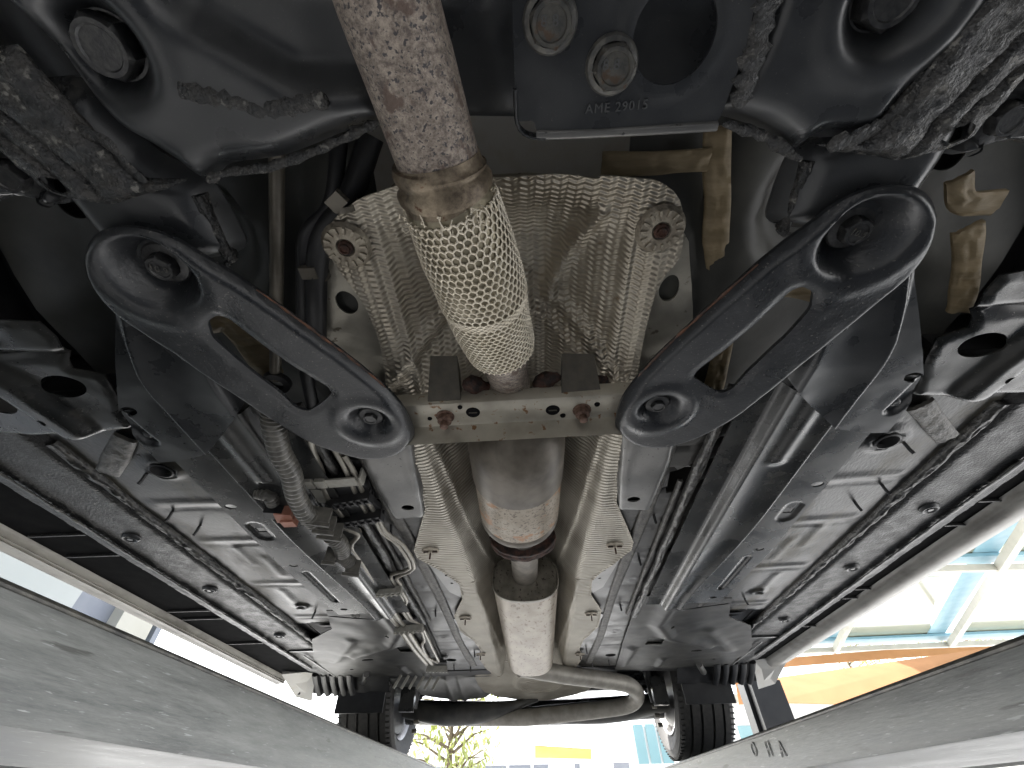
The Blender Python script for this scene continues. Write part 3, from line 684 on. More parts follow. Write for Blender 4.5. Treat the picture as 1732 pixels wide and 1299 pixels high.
h2o = [(1052, 735), (1050, 790), (1043, 850), (1072, 918), (1068, 932), (1030, 960), (1002, 985), (1000, 1008), (1018, 1035), (1012, 1060), (990, 1080), (980, 1100), (985, 1112), (975, 1128), (958, 1143)]
rr = [(abs(a), b) for a, b in XY(h2o, .40)]
llp = [(-a, b) for a, b in rr[::-1]]
def h2z(x, y):
    ax = np.abs(x); w_ = .155-.02*sm(.6, 1.1, y)
    z = np.interp(ax/w_, [0, .30, .36, .50, .56, .70, .75, .93, 1.0], [.535, .528, .512, .484, .477, .448, .441, .409, .405])
    return z
hs2 = sheet('tunnel_heat_shield', rr+llp, M['shield2'], car, z=h2z, res=.0055, feats=[rough(9, .006, 21), rib([(-.135, .50), (-.11, .85), (-.06, 1.3), (-.05, 1.9)], .004, -.006), rib([(.135, .50), (.11, .85), (.06, 1.3), (.05, 1.9)], .004, -.006), rib([(-.13, 1.1), (-.10, 1.9)], .004, -.004), rib([(.13, 1.1), (.10, 1.9)], .004, -.004)], roll=(.004, -.003),
      label='pale embossed rear heat shield lining the exhaust tunnel')
for (u, v) in ((728, 932), (1040, 923), (787, 1046), (1000, 1039), (813, 1107), (981, 1107)):
    p = at(u, v, .403); m = MB(); m.lathe([(.0001, -.004), (.004, -.004), (.005, -.001), (.017, -.001), (.019, .001)], p, n=22); wq = m.build('speed_clip', M['foil_dirty'], hs2)
    m = MB(); m.box(p+Vector((0, 0, -.0025)), (.030, .003, .002)); m.box(p+Vector((0, .002, -.010)), (.003, .003, .014)); m.build('clip_stud', M['rust'], wq)

# ---------------- exhaust
pp = P3([(640, -60, .338), (655, 0, .338), (700, 140, .339), (742, 275, .340)])
m = MB(); P = catmull(pp, 10); m.tube(P, .0305, 40); m.build('front_pipe', M['pipe'], car, 'mottled rust-stained front exhaust pipe')
d0 = (pp[-1]-pp[-2]).normalized()
cp = P3([(740, 266, .340), (742, 274, .340), (743, 282, .340), (745, 290, .340), (748, 300, .340), (751, 310, .340), (754, 320, .341), (758, 334, .341), (760, 342, .341)])
m = MB(); m.tube(catmull(cp, 2), [.031, .0315, .0325, .0345, .0355, .0355, .0345, .034, .0345, .0365, .0375, .0375, .036, .035, .0350, .0350, .035][:len(catmull(cp, 2))], 44)
m.build('pipe_collar', M['pipe_dark'], car, 'ribbed dark steel collar where the pipe enters the braid')
fp = P3([(753, 318, .341), (770, 362, .343), (790, 420, .347), (812, 480, .357), (828, 535, .372), (842, 572, .382), (848, 590, .387)])
FP = catmull(fp, 10)
frad = lambda t: np.interp(t, [0, .08, .25, .52, .56, .8, .93, 1], [.0355, .0385, .0415, .0435, .0425, .0415, .0405, .038])
m = MB(); m.tube(FP, [float(frad(i/(len(FP)-1)))-.0022 for i in range(len(FP))], 44); flex = m.build('flexible_pipe', M['liner'], car, 'flexible exhaust joint under knitted wire')
# knitted wire sleeve, honeycomb of real wires
def wire_sleeve():
    P = [Vector(p) for p in FP]; N = len(P)
    cum = [0]
    for i in range(1, N): cum.append(cum[-1]+(P[i]-P[i-1]).length)
    T = [((P[min(i+1, N-1)]-P[max(i-1, 0)]).normalized()) for i in range(N)]
    a = T[0].cross(Vector((0, 0, 1))).normalized(); FR = []
    for i in range(N):
        a = (a-T[i]*a.dot(T[i])).normalized(); FR.append((a.copy(), T[i].cross(a)))
    def pos(th, sl):
        sl = min(max(sl, 0), cum[-1]-1e-6); i = max(0, int(np.searchsorted(cum, sl))-1); t = (sl-cum[i])/(cum[i+1]-cum[i])
        c_ = P[i].lerp(P[i+1], t); r = float(frad(sl/cum[-1])); A = FR[i][0]; B = FR[i][1]
        return c_+(A*math.cos(th)+B*math.sin(th))*r
    m = MB(); NT = 38; y = .012; row = 0
    def wire(p, q, r=.00085):
        d = (q-p)
        if d.length < 1e-6: return
        d.normalize(); u_ = d.cross(Vector((.3, .5, .8))).normalized(); v_ = d.cross(u_)
        vs = [c_+(u_*math.cos(2*PI*k/4)+v_*math.sin(2*PI*k/4))*r for c_ in (p, q) for k in range(4)]
        m.add(vs, [(k, (k+1) % 4, 4+(k+1) % 4, 4+k) for k in range(4)])
    L = cum[-1]
    while y < L-.006:
        t = y/L
        ph = .0060 if t < .50 else (.0026 if t < .56 else .0056)
        # hexagon row: zigzag ring then struts to the next
        off = (row % 2)*.5
        J = lambda k, e: rnd.uniform(-e, e)
        ring = []
        for k in range(NT):
            th0 = 2*PI*(k+off)/NT
            ring.append((pos(th0-.022+J(k, .006), y+J(k, .0002)), pos(th0+.022+J(k, .006), y+J(k, .0002))))
        for k in range(NT):
            th1 = 2*PI*(k+off+.5)/NT
            lowp = pos(th1, y+ph*.30); 
            wire(ring[k][0], ring[k][1]); wire(ring[k][1], lowp, .00095); wire(lowp, ring[(k+1) % NT][0], .00095)
            wire(lowp, pos(th1+J(k, .01), y+ph))
        y += ph; row += 1
    # frayed ends at the collar
    for q in range(70):
        th = rnd.uniform(0, 2*PI); s0 = rnd.uniform(-.0, .012); p = pos(th, s0+.008)
        for j in range(4):
            q2 = p+Vector((rnd.uniform(-.003, .003), rnd.uniform(-.0045, .002), rnd.uniform(-.0025, .0015))); wire(p, q2, .0005); p = q2
    m.build('wire_sleeve', M['wire'], flex, 'knitted wire braid sleeve', sharp=80, fixn=False)
wire_sleeve()
m = MB(); P = P3([(846, 580, .385), (851, 600, .389), (856, 622, .405), (862, 645, .424), (868, 690, .44), (872, 740, .42)]); m.tube(catmull(P, 5), [.027]*0 or .0275, 30); m.build('mid_pipe', M['pipe'], car)
bead('rusty_edge', [FP[-1]+((FP[-1]-FP[-2]).normalized()*-.001)+Vector((.031*math.cos(t), .012*math.sin(t), -.028*math.sin(t) if False else .028*math.sin(t))) for t in np.linspace(PI, 2*PI, 14)], .003, M['rust'], flex)
# catalyst can
c0 = at(873, 735, .420); c1 = at(879, 872, .420); ax = (c1-c0); Lc = ax.length; axn = ax.normalized()
rot = axn.to_track_quat('Z', 'Y').to_matrix()
def can(prof, mat, nm, parent, lab=None, n=56):
    m = MB(); m.lathe(prof, c0, n=n, m=rot); return m.build(nm, mat, parent, lab, sharp=30)
catb = can([(.076, Lc*.36), (.0765, Lc*.38), (.0765, Lc*.84), (.0745, Lc*.845), (.074, Lc*.86)], M['cat'], 'resonator_body', car, 'rust-speckled round exhaust can')
can([(.028, -.055), (.034, -.05), (.060, -.03), (.073, -.008), (.0775, .012), (.0785, Lc*.34), (.0785, Lc*.365), (.0765, Lc*.37)], M['cat_cap'], 'resonator_cap', catb, 'smooth grey front cap')
can([(.0745, Lc*.855), (.0755, Lc*.87), (.0765, Lc*.885), (.0765, Lc*.92), (.070, Lc*.955), (.052, Lc*1.0), (.034, Lc*1.04), (.030, Lc*1.08)], M['cat_cap'], 'resonator_end', catb, 'domed rear end ring')
# flange pair
f0 = aty(884, 900, .985); y_ = .985
f0 = at(884, 905, .425)
fl = []
for k in range(40):
    a = 2*PI*k/40; fl.append((.072*math.cos(a)*(1 if abs(math.cos(a)) > .55 else .93), .040*math.sin(a)*(1.0+.12*abs(math.sin(a)))))
m = MB(); n_ = len(fl)
cen = Vector((f0.x, f0.y+.01, .425))
def fr(dy, sc_, m_): m_ += [cen+Vector((x*sc_*(1+rnd.uniform(-.02, .02)), dy+rnd.uniform(-.0012, .0012), z*sc_*(1+rnd.uniform(-.03, .03)))) for x, z in fl]
V = []
for dy, sc_ in ((-.006, .55), (-.006, .97), (-.004, 1), (.004, 1.0), (.006, .96), (.009, .97), (.012, 1.0), (.022, 1.0), (.024, .55)): fr(dy, sc_, V)
m.add(V, [(i*n_+k, i*n_+(k+1) % n_, (i+1)*n_+(k+1) % n_, (i+1)*n_+k) for i in range(8) for k in range(n_)]); flg = m.build('exhaust_flange', M['rust'], car, 'dark rusty bolted flange between the two cans')
for sx in (-1, 1):
    m = MB(); m.lathe([(.0001, -.014), (.009, -.014), (.009, .03), (.0001, .03)], cen+Vector((.056*sx, 0, 0)), axis='y', n=8); m.build('rusty_bolt', M['rust'], flg)
m = MB(); m.tube([cen+Vector((0, -.03, .004)), cen, at(887, 940, .425), aty(888, 972, 1.12)+Vector((0, 0, 0))], .0325, 30); m.build('link_pipe', M['pipe_pale'], car, 'short speckled pipe into the rear silencer')
# silencer: superellipse body
my0, my1 = 1.10, 1.86; mc0 = aty(888, 971, my0)
def ring(cx, cy, cz, a, b, e=2.6, n=64, dy=0):
    o = []
    for k in range(n):
        t = 2*PI*k/n; c_, s_ = math.cos(t), math.sin(t)
        o.append(Vector((cx+a*math.copysign(abs(c_)**(2/e), c_), cy, cz+b*math.copysign(abs(s_)**(2/e), s_))))
    return o
def sil(rows, nm, mat, parent, lab):
    m = MB(); n = 64; V = []
    for y, k in rows:
        t = (y-my0)/(my1-my0); V += ring(mc0.x+(-.006)*t*0, y, mc0.z-.008-.010*t, .083*k if k <= 1 else .083*k, .057*k)
    m.add(V, [(i*n+j, i*n+(j+1) % n, (i+1)*n+(j+1) % n, (i+1)*n+j) for i in range(len(rows)-1) for j in range(n)]); return m.build(nm, mat, parent, lab, sharp=30)
silb = sil([(my0+.006, 1.0), (my0+.012, .99), (my0+.02, .99)]+[(my0+.02+(my1-my0-.04)*i/8, .99) for i in range(1, 9)]+[(my1-.01, 1.0), (my1, .97), (my1+.004, .9), (my1+.004, .1)], 'silencer_body', M['muffler'], car, 'long oval silencer flecked with brown rust')
sil([(my0+.012, 1.0), (my0+.004, 1.015), (my0-.002, 1.012), (my0-.003, .985), (my0+.004, .95), (my0+.006, .45), (my0+.006, .3)], 'silencer_end_plate', M['muffler_face'], silb, 'grimy oval front face')
tp = [aty(880, 1128, 1.86), aty(960, 1142, 1.98), aty(1020, 1150, 2.08), aty(1062, 1158, 2.17), aty(1078, 1175, 2.27), aty(1062, 1192, 2.34), aty(1010, 1201, 2.38), aty(930, 1210, 2.40), aty(880, 1214, 2.42), aty(800, 1212, 2.46)]
m = MB(); m.tube(catmull(tp, 6), .031, 24); m.build('tail_pipe', M['tail'], car, 'dusty tailpipe looping back on itself')

# ---------------- floor panels between tunnel and rail
for s in (1, -1):
    ol = [(.150*s, .44), (.40*s, .44), (.42*s, 1.25), (.46*s, 1.45), (.46*s, 2.02), (.150*s, 2.02)]
    hl = []
    for (u, v, r) in ((1147, 838, .0), (1076, 1050, .0)):
        if r: p = at(u, v, .415); hl.append(circ((p.x*s, p.y), r))
    hl.append(circ((.300*s, 1.86), .020, 20))
    hl.append([(.262*s, .64), (.30*s, .63), (.305*s, .70), (.27*s, .71)])
    fe = [rough(6, .0022, 13)]
    for y in (.53, .575, .635, .70):
        fe.append(rib([(.235*s, y), (.29*s, y-.004), (.35*s, y-.035)], .004, .006))
    for y in (.80, .95, 1.16, 1.50, 1.62, 1.72): fe.append(rib([(.22*s, y), (.34*s, y)], .0035, .0025))
    for (x, y) in ((.27, .735), (.265, .79), (.255, .85), (.27, 1.0), (.27, 1.12), (.265, 1.3), (.28, 1.56)): fe.append(rim((x*s, y), .013, .003, -.0025))
    sheet('floor_panel', ol, M['floor'], car, holes=hl, z=.412, res=.0085, feats=fe, label='grey inner floor pressing on the '+('right' if s > 0 else 'left'))
    # boxed tunnel reinforcement
    bx = [(abs(a)*s, b) for a, b in XY([(1046, 700), (1160, 700), (1140, 790), (1102, 868), (1042, 868)], .395)]
    p = at(1072, 845, .395)
    sheet('tunnel_box', round_poly(bx, .01), M['box'], car, holes=[circ((abs(p.x)*s, p.y), .0115, 20, .009)], z=.396, res=.006, roll=(.012, .016), feats=[rough(12, .003, 6), rib([(.18*s, .45), (.17*s, .69)], .01, -.002)], label='pale boxed reinforcement beside the tunnel')
    ribbon('sealer_strip', [Vector((.245*s, .46, .409)), Vector((.243*s, .75, .409)), Vector((.232*s, 1.2, .409)), Vector((.235*s, 1.6, .409)), Vector((.225*s, 1.95, .409))], .024, .002, M['seal_grey'], car, wr=.0008)
    yy = np.linspace(.42, 1.38, 9)
    ribbon('seam_sealer', [Vector(((yi(in_pts, 0, y)-.052)*s, y, .401)) for y in yy], .016, .004, M['seal_black'], car, wr=.0016, wob=.3, step=.005)
    ribbon('seam_sealer', [Vector(((yi(in_pts, 0, y)-.072)*s, y, .406)) for y in yy[2:]], .007, .002, M['seal_grey'], car, wr=.0008, wob=.3)
    for (x, y) in ((.262, .79), (.265, .99), (.262, 1.30), (.20, 1.75), (.30, 1.93), (.24, 1.97)):
        m = MB(); m.tube([Vector((x*s, y, .412)), Vector((x*s+.001, y+.003, .403)), Vector((x*s+.002, y+.005, .395))], .0025, 8); m.build('floor_stud', M['clip'], car)
    # triangular brackets with punched holes beside the shields
    for y0 in (1.06, 1.48):
        br = sheet('tunnel_bracket', [(.165*s, y0-.13), (.225*s, y0-.10), (.20*s, y0+.10), (.165*s, y0+.16)], M['box'], car, z=.4095, res=.01, holes=[circ((.195*s, y0-.06), .005, 10), circ((.19*s, y0-.01), .005, 10), circ((.185*s, y0+.04), .004, 10)])
    # ---------------- outer floor
    ol = [(.52*s, .46), (.735*s, .46), (.735*s, 1.66), (.54*s, 1.66)]
    fe = [rough(5, .003, 17)]
    for y in (.70, .86, 1.10, 1.36, 1.55): fe += [rib([(.56*s, y), (.69*s, y-.008)], .010, -.003), rib([(.56*s, y+.024), (.69*s, y+.016)], .0035, .0022)]
    p = at(1500, 745, .42); q = (abs(p.x)*s, p.y); fe.append(rim(q, .024, .007, -.007))
    hl = [circ(q, .0185, 24, .015)]
    for (x, y) in ((.64, .93), (.645, 1.20), (.60, 1.00)): fe.append(rib([(x*s, y-.05), (x*s, y+.05)], .010, -.0028))
    rc = [(.60*s, 1.42), (.67*s, 1.42), (.67*s, 1.52), (.60*s, 1.52)]; fe.append(lambda x, y, rc=rc: .005*(1-sm(.002, .006, pdist(x, y, rc, True))))
    fe.append(rim((.64*s, 1.27), .016, .006, -.006))
    sheet('floor_panel', ol, M['floor_dust'], car, holes=hl, z=lambda x, y: .424+.03*sm(1.42, 1.50, y), res=.0085, feats=fe, label='dust-streaked outer floor pressing on the '+('right' if s > 0 else 'left'))
    m = MB(); m.lathe([(.0190, .0), (.0195, -.003), (.0165, -.004), (.015, .006), (.013, .012)], (q[0], q[1], .420), n=24); m.build('hole_grommet', M['dark'], car)
    for (x, y) in ((.645, .60), (.66, .79), (.62, 1.32), (.68, .73)):
        m = MB(); m.tube([Vector((x*s, y, .424)), Vector((x*s+.003*s, y+.003, .414)), Vector((x*s+.006*s, y+.004, .406))], .0028, 8); m.build('floor_stud', M['clip'], car)
    # seam between rail flange and the outer floor, lumpy towards the back
    ribbon('seam_sealer', [Vector((.500*s, .90, .399)), Vector((.499*s, 1.05, .399)), Vector((.488*s, 1.20, .399)), Vector((.486*s, 1.30, .399))], .018, .004, M['seal_grey'], car, wr=.002, wob=.35)
    # ribbed sealer strip by the outrigger
    ribbon('sealer_strip', P3([(212, 742, .415), (200, 765, .415), (180, 800, .415)], s), .034, .003, M['seal_grey'], car, wr=.0012)
    ribbon('sealer_strip', P3([(60, 790, .42), (110, 800, .42), (160, 812, .42)], s), .02, .003, M['seal_black'], car, wr=.0018, wob=.4)
    # ---------------- outrigger pressing
    og = [(-90, 548), (0, 545), (60, 549), (90, 575), (118, 628), (172, 640), (192, 672), (205, 705), (222, 735), (170, 738), (120, 742), (60, 744), (0, 738), (-90, 735)]
    o = [(abs(a)*s, b) for a, b in XY(og, .405)]
    c = at(106, 655, .405); c = (abs(c.x)*s, c.y); c_s = at(-5, 682, .405); c_s = (abs(c_s.x)*s, c_s.y); c_t = at(79, 706, .4); c_t = (abs(c_t.x)*s, c_t.y)
    fin = [(abs(a)*s, b) for a, b in XY([(-60, 610), (20, 650), (80, 690), (128, 722)], .405)]
    stp = [(abs(a)*s, b) for a, b in XY([(-90, 602), (0, 603), (102, 604)], .405)]
    sheet('outrigger_pressing', o, M['rail'], car, holes=[circ(c, .030, 32, .020, .15*s), circ(c_s, .022, 24), circ(c_t, .006, 12)], z=.405, res=.006, roll=(.005, .004),
          feats=[lambda x, y, q=[(abs(a)*s, b) for a, b in XY([(222, 735), (170, 740), (120, 743), (60, 745), (0, 740), (-90, 736)], .405)]: .018*np.clip(1-pdist(x, y, q)/.016, 0, 1)**2, flatrib(fin, .010, .034, -.016), rib(stp, .006, .010), rough(14, .003, 9)], label='grey outrigger pressing with a large oval hole on the '+('right' if s > 0 else 'left'))
    st = [(abs(a)*s, b) for a, b in XY([(110, 560), (130, 600), (112, 625), (150, 622), (140, 590), (125, 545)], .42)]
    # rough wheel arch liner corner beyond
    sheet('arch_corner', [(abs(a)*s, b) for a, b in XY([(-120, 735), (215, 735), (240, 775), (150, 830), (60, 880), (-20, 900), (-160, 860)], .425)], M['sill'], car, z=.43, res=.007,
          feats=[rough(16, .018, 31), dish((.80*s, .56), .02, .05, .03)], label='lumpy undersealed corner ahead of the sill')
    # ---------------- sill
    YS = np.linspace(.42, 2.05, 40)
    def sill_z(x, y):
        ax = np.abs(x); z = .432-.022*sm(.715, .745, ax)
        z = z-.006*np.exp(-((ax-.842)/.006)**2)+.006*sm(.86, .885, ax)
        return z
    ol = [(.70*s, .44), (.895*s, .44), (.895*s, 1.0), (.895*s, 2.06), (.70*s, 2.02)]
    sheet('sill_panel', ol, M['sill'], car, z=sill_z, res=.008, feats=[rough(40, .001, 41)], label='textured black sill underside on the '+('right' if s > 0 else 'left'))
    ribbon('seam_sealer', [Vector((.728*s, y, .418)) for y in np.linspace(.5, 1.62, 10)], .017, .004, M['seal_black'], car, wr=.002, wob=.3, step=.006)
    bead('sill_seam', [Vector((.842*s, y, .402)) for y in np.linspace(.5, 1.9, 12)], .004, M['seal_black'], car, noise=.4, step=.012)
    for (u, v) in ((1572, 860), (1441, 960), (1327, 1048)):
        p = at(u, v, .408); m = MB(); m.lathe([(.0001, -.003), (.005, -.003), (.0055, .001), (.009, .001), (.0115, -.003), (.014, -.0035), (.017, 0), (.018, .002)], (abs(p.x)*s, p.y, .407), n=24); m.build('sill_plug', M['bolt_grey'] if False else M['sub'], car)
    m = MB(); m.box((.79*s, 1.66, .4085), (.13, .010, .006)); m.build('sill_joint', M['sub'], car)
    bead('sill_edge_strip', [Vector(((.80)*s, y, .404)) for y in np.linspace(1.70, 2.04, 6)], .004, M['box'], car, noise=.1)
    # recessed cells between sill and painted skirt
    m = MB(); wc = .15 if s < 0 else .085
    m.box(((.89+wc/2)*s, 1.27, .426), (wc, 1.78, .004)); m.box((.8955*s, 1.27, .424), (.003, 1.78, .016)); m.build('skirt_channel', M['skirt_in'], car)
    for y in (.60, .80, .90, 1.27, 1.34, 1.60):
        m = MB(); m.box(((.897+(wc-.02)/2)*s, y, .4215), (wc-.02, .004, .006)); m.build('skirt_rib', M['sill'], car)
    for y in (.95, 1.40):
        m = MB(); m.lathe([(.012, .0), (.015, -.002), (.015, .02)], (.925*s, y, .43), n=18); m.build('skirt_clip', M['sub'], car)
    # painted skirt, curved section lofted along the car
    prof0 = [(.948, .440), (.950, .418), (.957, .408), (.968, .402), (.985, .400), (1.000, .404), (1.012, .415), (1.020, .440), (1.024, .49), (1.020, .60), (1.0, .70)]
    sh = .055 if s < 0 else .012
    prof = [(a_+sh-(.012 if (s > 0 and a_ < .99) else 0)+(.046 if (s < 0 and a_ < .99) else 0), b_) for a_, b_ in prof0]
    prof0_ = [(.948, .440), (.950, .418), (.957, .408), (.968, .402), (.985, .400), (1.000, .404), (1.012, .415), (1.020, .440), (1.024, .49), (1.020, .60), (1.0, .70)]
    rows = [[((a)*s, y, b+.0) for a, b in prof] for y in np.linspace(.3, 2.13, 30)]
    m = loft(rows, len(prof)); rows2 = [[((a-.006)*s, y, b+.004) for a, b in prof] for y in np.linspace(.3, 2.13, 30)]
    k_ = len(prof); N_ = len(rows2); b0 = len(m.v)
    m.add([p for r in rows2 for p in r], [(i*k_+j, i*k_+j+1, (i+1)*k_+j+1, (i+1)*k_+j) for i in range(N_-1) for j in range(k_-1)])
    m.f += [(i*k_, (i+1)*k_, b0+(i+1)*k_, b0+i*k_) for i in range(N_-1)]+[((N_-1)*k_+j, (N_-1)*k_+j+1, b0+(N_-1)*k_+j+1, b0+(N_-1)*k_+j) for j in range(k_-1)]
    m.build('painted_skirt', M['white_dirty'], car, 'white painted lower edge of the '+('right' if s > 0 else 'left')+' side')
    # ---------------- rear floor cross structure
    ol = [(.30*s, 1.22), (.56*s, 1.26), (.60*s, 1.42), (.70*s, 1.52), (.80*s, 1.80), (.80*s, 2.06), (.34*s, 2.06), (.32*s, 1.7)]
    fe = [rib([(.40*s, 1.24), (.40*s, 1.46), (.46*s, 1.60), (.62*s, 1.72)], .024, -.014), rib([(.58*s, 1.55), (.72*s, 1.80)], .02, -.006), rib([(.36*s, 1.74), (.36*s, 1.98)], .016, -.009), rough(10, .004, 3),
          rib([(.50*s, 1.90), (.50*s, 2.0)], .012, -.008)]
    sheet('rear_floor_pressing', ol, M['rail_dull'], car, holes=[circ((.60*s, 1.80), .022, 20, .012), circ((.45*s, 1.50), .007, 10), circ((.70*s, 1.93), .007, 10), [(.40*s, 1.62), (.455*s, 1.63), (.455*s, 1.70), (.40*s, 1.70)]], z=.405, res=.0085, feats=fe,
          label='folded black pressing behind the rail on the '+('right' if s > 0 else 'left'))
    bead('seam_sealer', [Vector((.37*s, 1.235, .385)), Vector((.405*s, 1.24, .372)), Vector((.44*s, 1.275, .385)), Vector((.56*s, 1.28, .398))], .003, M['dark'], car, noise=.1)
    m = MB()
    m.box((.42*s, 2.10, .450), (.50, .09, .07)); m.build('rear_crossmember', M['dark'], car)
    bead('crossmember_lip', [Vector((.17*s, 2.145, .412)), Vector((.30*s, 2.15, .412)), Vector((.34*s, 2.14, .42)), Vector((.66*s, 2.15, .412))], .0035, M['box'], car, noise=.1)
    m = MB(); m.tube([Vector((.655*s, 1.98, .40)), Vector((.70*s, 2.09, .395))], .012, 12); m.build('jack_pin', M['box'], car)
    # arch liner corrugations ahead of the tyre
    for k in range(5):
        m = MB(); x0 = .74+.035*k
        m.tube(catmull([Vector((x0*s, 2.02, .41)), Vector(((x0+.01)*s, 2.07, .395)), Vector(((x0+.012)*s, 2.11, .378)), Vector(((x0+.010)*s, 2.14, .362))], 4), .013, 8, True, .7); m.build('liner_rib', M['dark'], car)
    sheet('arch_liner', [(.60*s, 2.06), (.99*s, 2.06), (.99*s, 2.15), (.60*s, 2.15)], M['dark'], car, z=lambda x, y: .43-.9*np.clip(y-2.08, 0, 1), res=.012, feats=[rough(30, .008, 4)])
    m = MB(); m.add([(.90*s, 2.06, .43), (1.01*s, 2.0, .41), (1.0*s, 2.16, .36), (.93*s, 2.17, .345), (.905*s, 2.07, .44), (1.015*s, 2.01, .42), (1.01*s, 2.17, .37), (.935*s, 2.18, .355)],
                   [(0, 1, 2, 3), (7, 6, 5, 4), (0, 4, 5, 1), (1, 5, 6, 2), (2, 6, 7, 3), (3, 7, 4, 0)]); m.build('skirt_end', M['white'], car, sharp=20)

# ---------------- rear: tank, spare well shield, axle
RZ = lambda x, y: .45-.18*(y-1.95)
sheet('spare_well_shield', catmull([(a, b, 0) for a, b in [(-.17, 1.84), (.17, 1.84), (.27, 1.95), (.30, 2.15), (.26, 2.36), (.02, 2.46), (-.22, 2.36), (-.27, 2.15), (-.25, 1.95)]], 4, True), M['shield2'], car,
      z=RZ, res=.009, roll=(.04, .03), feats=[lambda x, y: -.010*np.exp(-((np.hypot(x-.03, y-2.22)-.10)/.012)**2), rib([(-.12, 2.02), (.02, 2.02)], .012, -.006), rib([(-.02, 2.22), (.08, 2.18)], .012, -.008), rough(9, .008, 12)], label='round embossed shield behind the silencer')
sheet('fuel_tank', catmull([(a, b, 0) for a, b in [(-.62, 2.14), (-.24, 2.10), (-.20, 2.22), (-.18, 2.40), (-.40, 2.42), (-.60, 2.3)]], 5, True), M['box'], car, z=lambda x, y: RZ(x, y)-.004, res=.012, roll=(.06, .05), feats=[rib([(-.36, 2.1), (-.36, 2.44)], .014, -.010), rib([(-.31, 2.1), (-.31, 2.44)], .010, -.008)], label='grey fuel tank end strapped left of the spare well')
m = MB(); m.tube(catmull([Vector((-.60, 2.44, .345)), Vector((-.38, 2.44, .325)), Vector((-.15, 2.42, .335)), Vector((.02, 2.42, .375))], 6), [.02+.035*math.sin(PI*min(1, i/18+.14)) for i in range(19)], 20, True, .8)
m.build('rear_control_arm', M['rail_dull'], car, 'broad black rear suspension arm on the left')
m = MB(); m.tube(catmull([Vector((.62, 2.46, .35)), Vector((.38, 2.50, .33)), Vector((.12, 2.50, .325)), Vector((-.05, 2.50, .335))], 6), [.03+.025*math.sin(PI*min(1, i/18+.12)) for i in range(19)], 20, True, .8)
m.build('rear_control_arm', M['rail_dull'], car, 'broad black rear suspension arm on the right')
m = MB(); m.tube([Vector((-.62, 2.60, .36)), Vector((-.2, 2.60, .345)), Vector((.2, 2.60, .345)), Vector((.62, 2.60, .36))], .05, 20); m.build('rear_axle_beam', M['sub'], car)
for x in (-.14, .12):
    m = MB(); m.box((x, 2.56, .315), (.16, .10, .035)); m.build('arm_bracket', M['sub'], car, sharp=20)
m = MB(); m.box((0, 2.62, .56), (1.7, .02, .26)); m.build('rear_valance', M['dark'], car)
m = MB(); m.box((0, 2.40, .62), (1.25, .6, .02)); m.build('boot_floor', M['dark'], car)
for s in (1, -1):
    # suspension strut and brake parts beside the wheel
    m = MB(); m.tube([Vector((.50*s, 2.25, .60)), Vector((.53*s, 2.30, .33))], .022, 16); m.lathe([(.055, .0), (.06, .01), (.02, .02)], (.50*s, 2.36, .40), n=20); st_ = m.build('suspension_strut', M['dark'], car)
    P = [Vector(((.47+.045*math.cos(t))*s, 2.38+.045*math.sin(t), .58-.020*t/ (2*PI)*2)) for t in np.linspace(0, 2*PI*5, 90)]
    m = MB(); m.tube(P, .007, 8); m.build('coil_spring', M['sub'], car)
    m = MB(); m.box((.54*s, 2.24, .36), (.06, .03, .10)); m.build('brake_caliper', M['rail'], car, sharp=20)
    for k in range(3):
        m = MB(); m.lathe([(.0001, 0), (.008, 0), (.008, .02), (.0001, .02)], (.535*s, 2.37+.02*k, .26+.035*k), axis='x', n=10); m.build('hub_nut', M['cable'], car)
    # wheel
    cx_, cy_, cz_ = .72*s, 2.50, .462; R = .315
    wheel = link('rear_wheel', None, car, (cx_, cy_, H0+cz_), label='rear wheel on the '+('right' if s > 0 else 'left')+' runway')
    prof = [(.215, -.092), (.235, -.108), (.275, -.118), (.298, -.112), (.308, -.100)]
    grooves = (-.066, -.024, .024, .066)
    tp_ = [(R-.002, -.094)]
    for g in grooves: tp_ += [(R, g-.005), (R-.008, g-.0035), (R-.008, g+.0035), (R, g+.005)]
    tp_ += [(R-.002, .094)]
    prof = prof+tp_+[(r, -h) for r, h in reversed(prof)]
    m = MB(); m.lathe(prof, (cx_, cy_, cz_), axis='x', n=72); m.build('tyre', M['tyre'], wheel, sharp=25)
    m = MB()
    for k in range(90):
        a = 2*PI*k/90
        for sx in (-1, 1): m.box((cx_+.103*sx, cy_+(R-.004)*math.cos(a), cz_+(R-.004)*math.sin(a)), (.016, .005, .004), Matrix.Rotation(a, 3, 'X'))
    m.build('tread_blocks', M['tyre'], wheel, kind='stuff')
    m = MB(); m.lathe([(.218, -.100), (.224, -.106), (.214, -.104), (.205, -.085), (.195, -.05), (.190, .05), (.205, .09), (.218, .10)], (cx_, cy_, cz_), axis='x', n=60)
    m.build('rim', M['rim'], wheel)
    m = MB(); m.lathe([(.0001, -.085*s), (.195, -.085*s), (.198, -.07*s), (.198, .0), (.0001, .0)], (cx_, cy_, cz_), axis='x', n=40); m.build('brake_disc', M['dark'], wheel)
    m = MB(); m.box((cx_, 2.165, .335), (.20, .012, .07)); m.build('tyre_deflector', M['dark'], car, sharp=20)

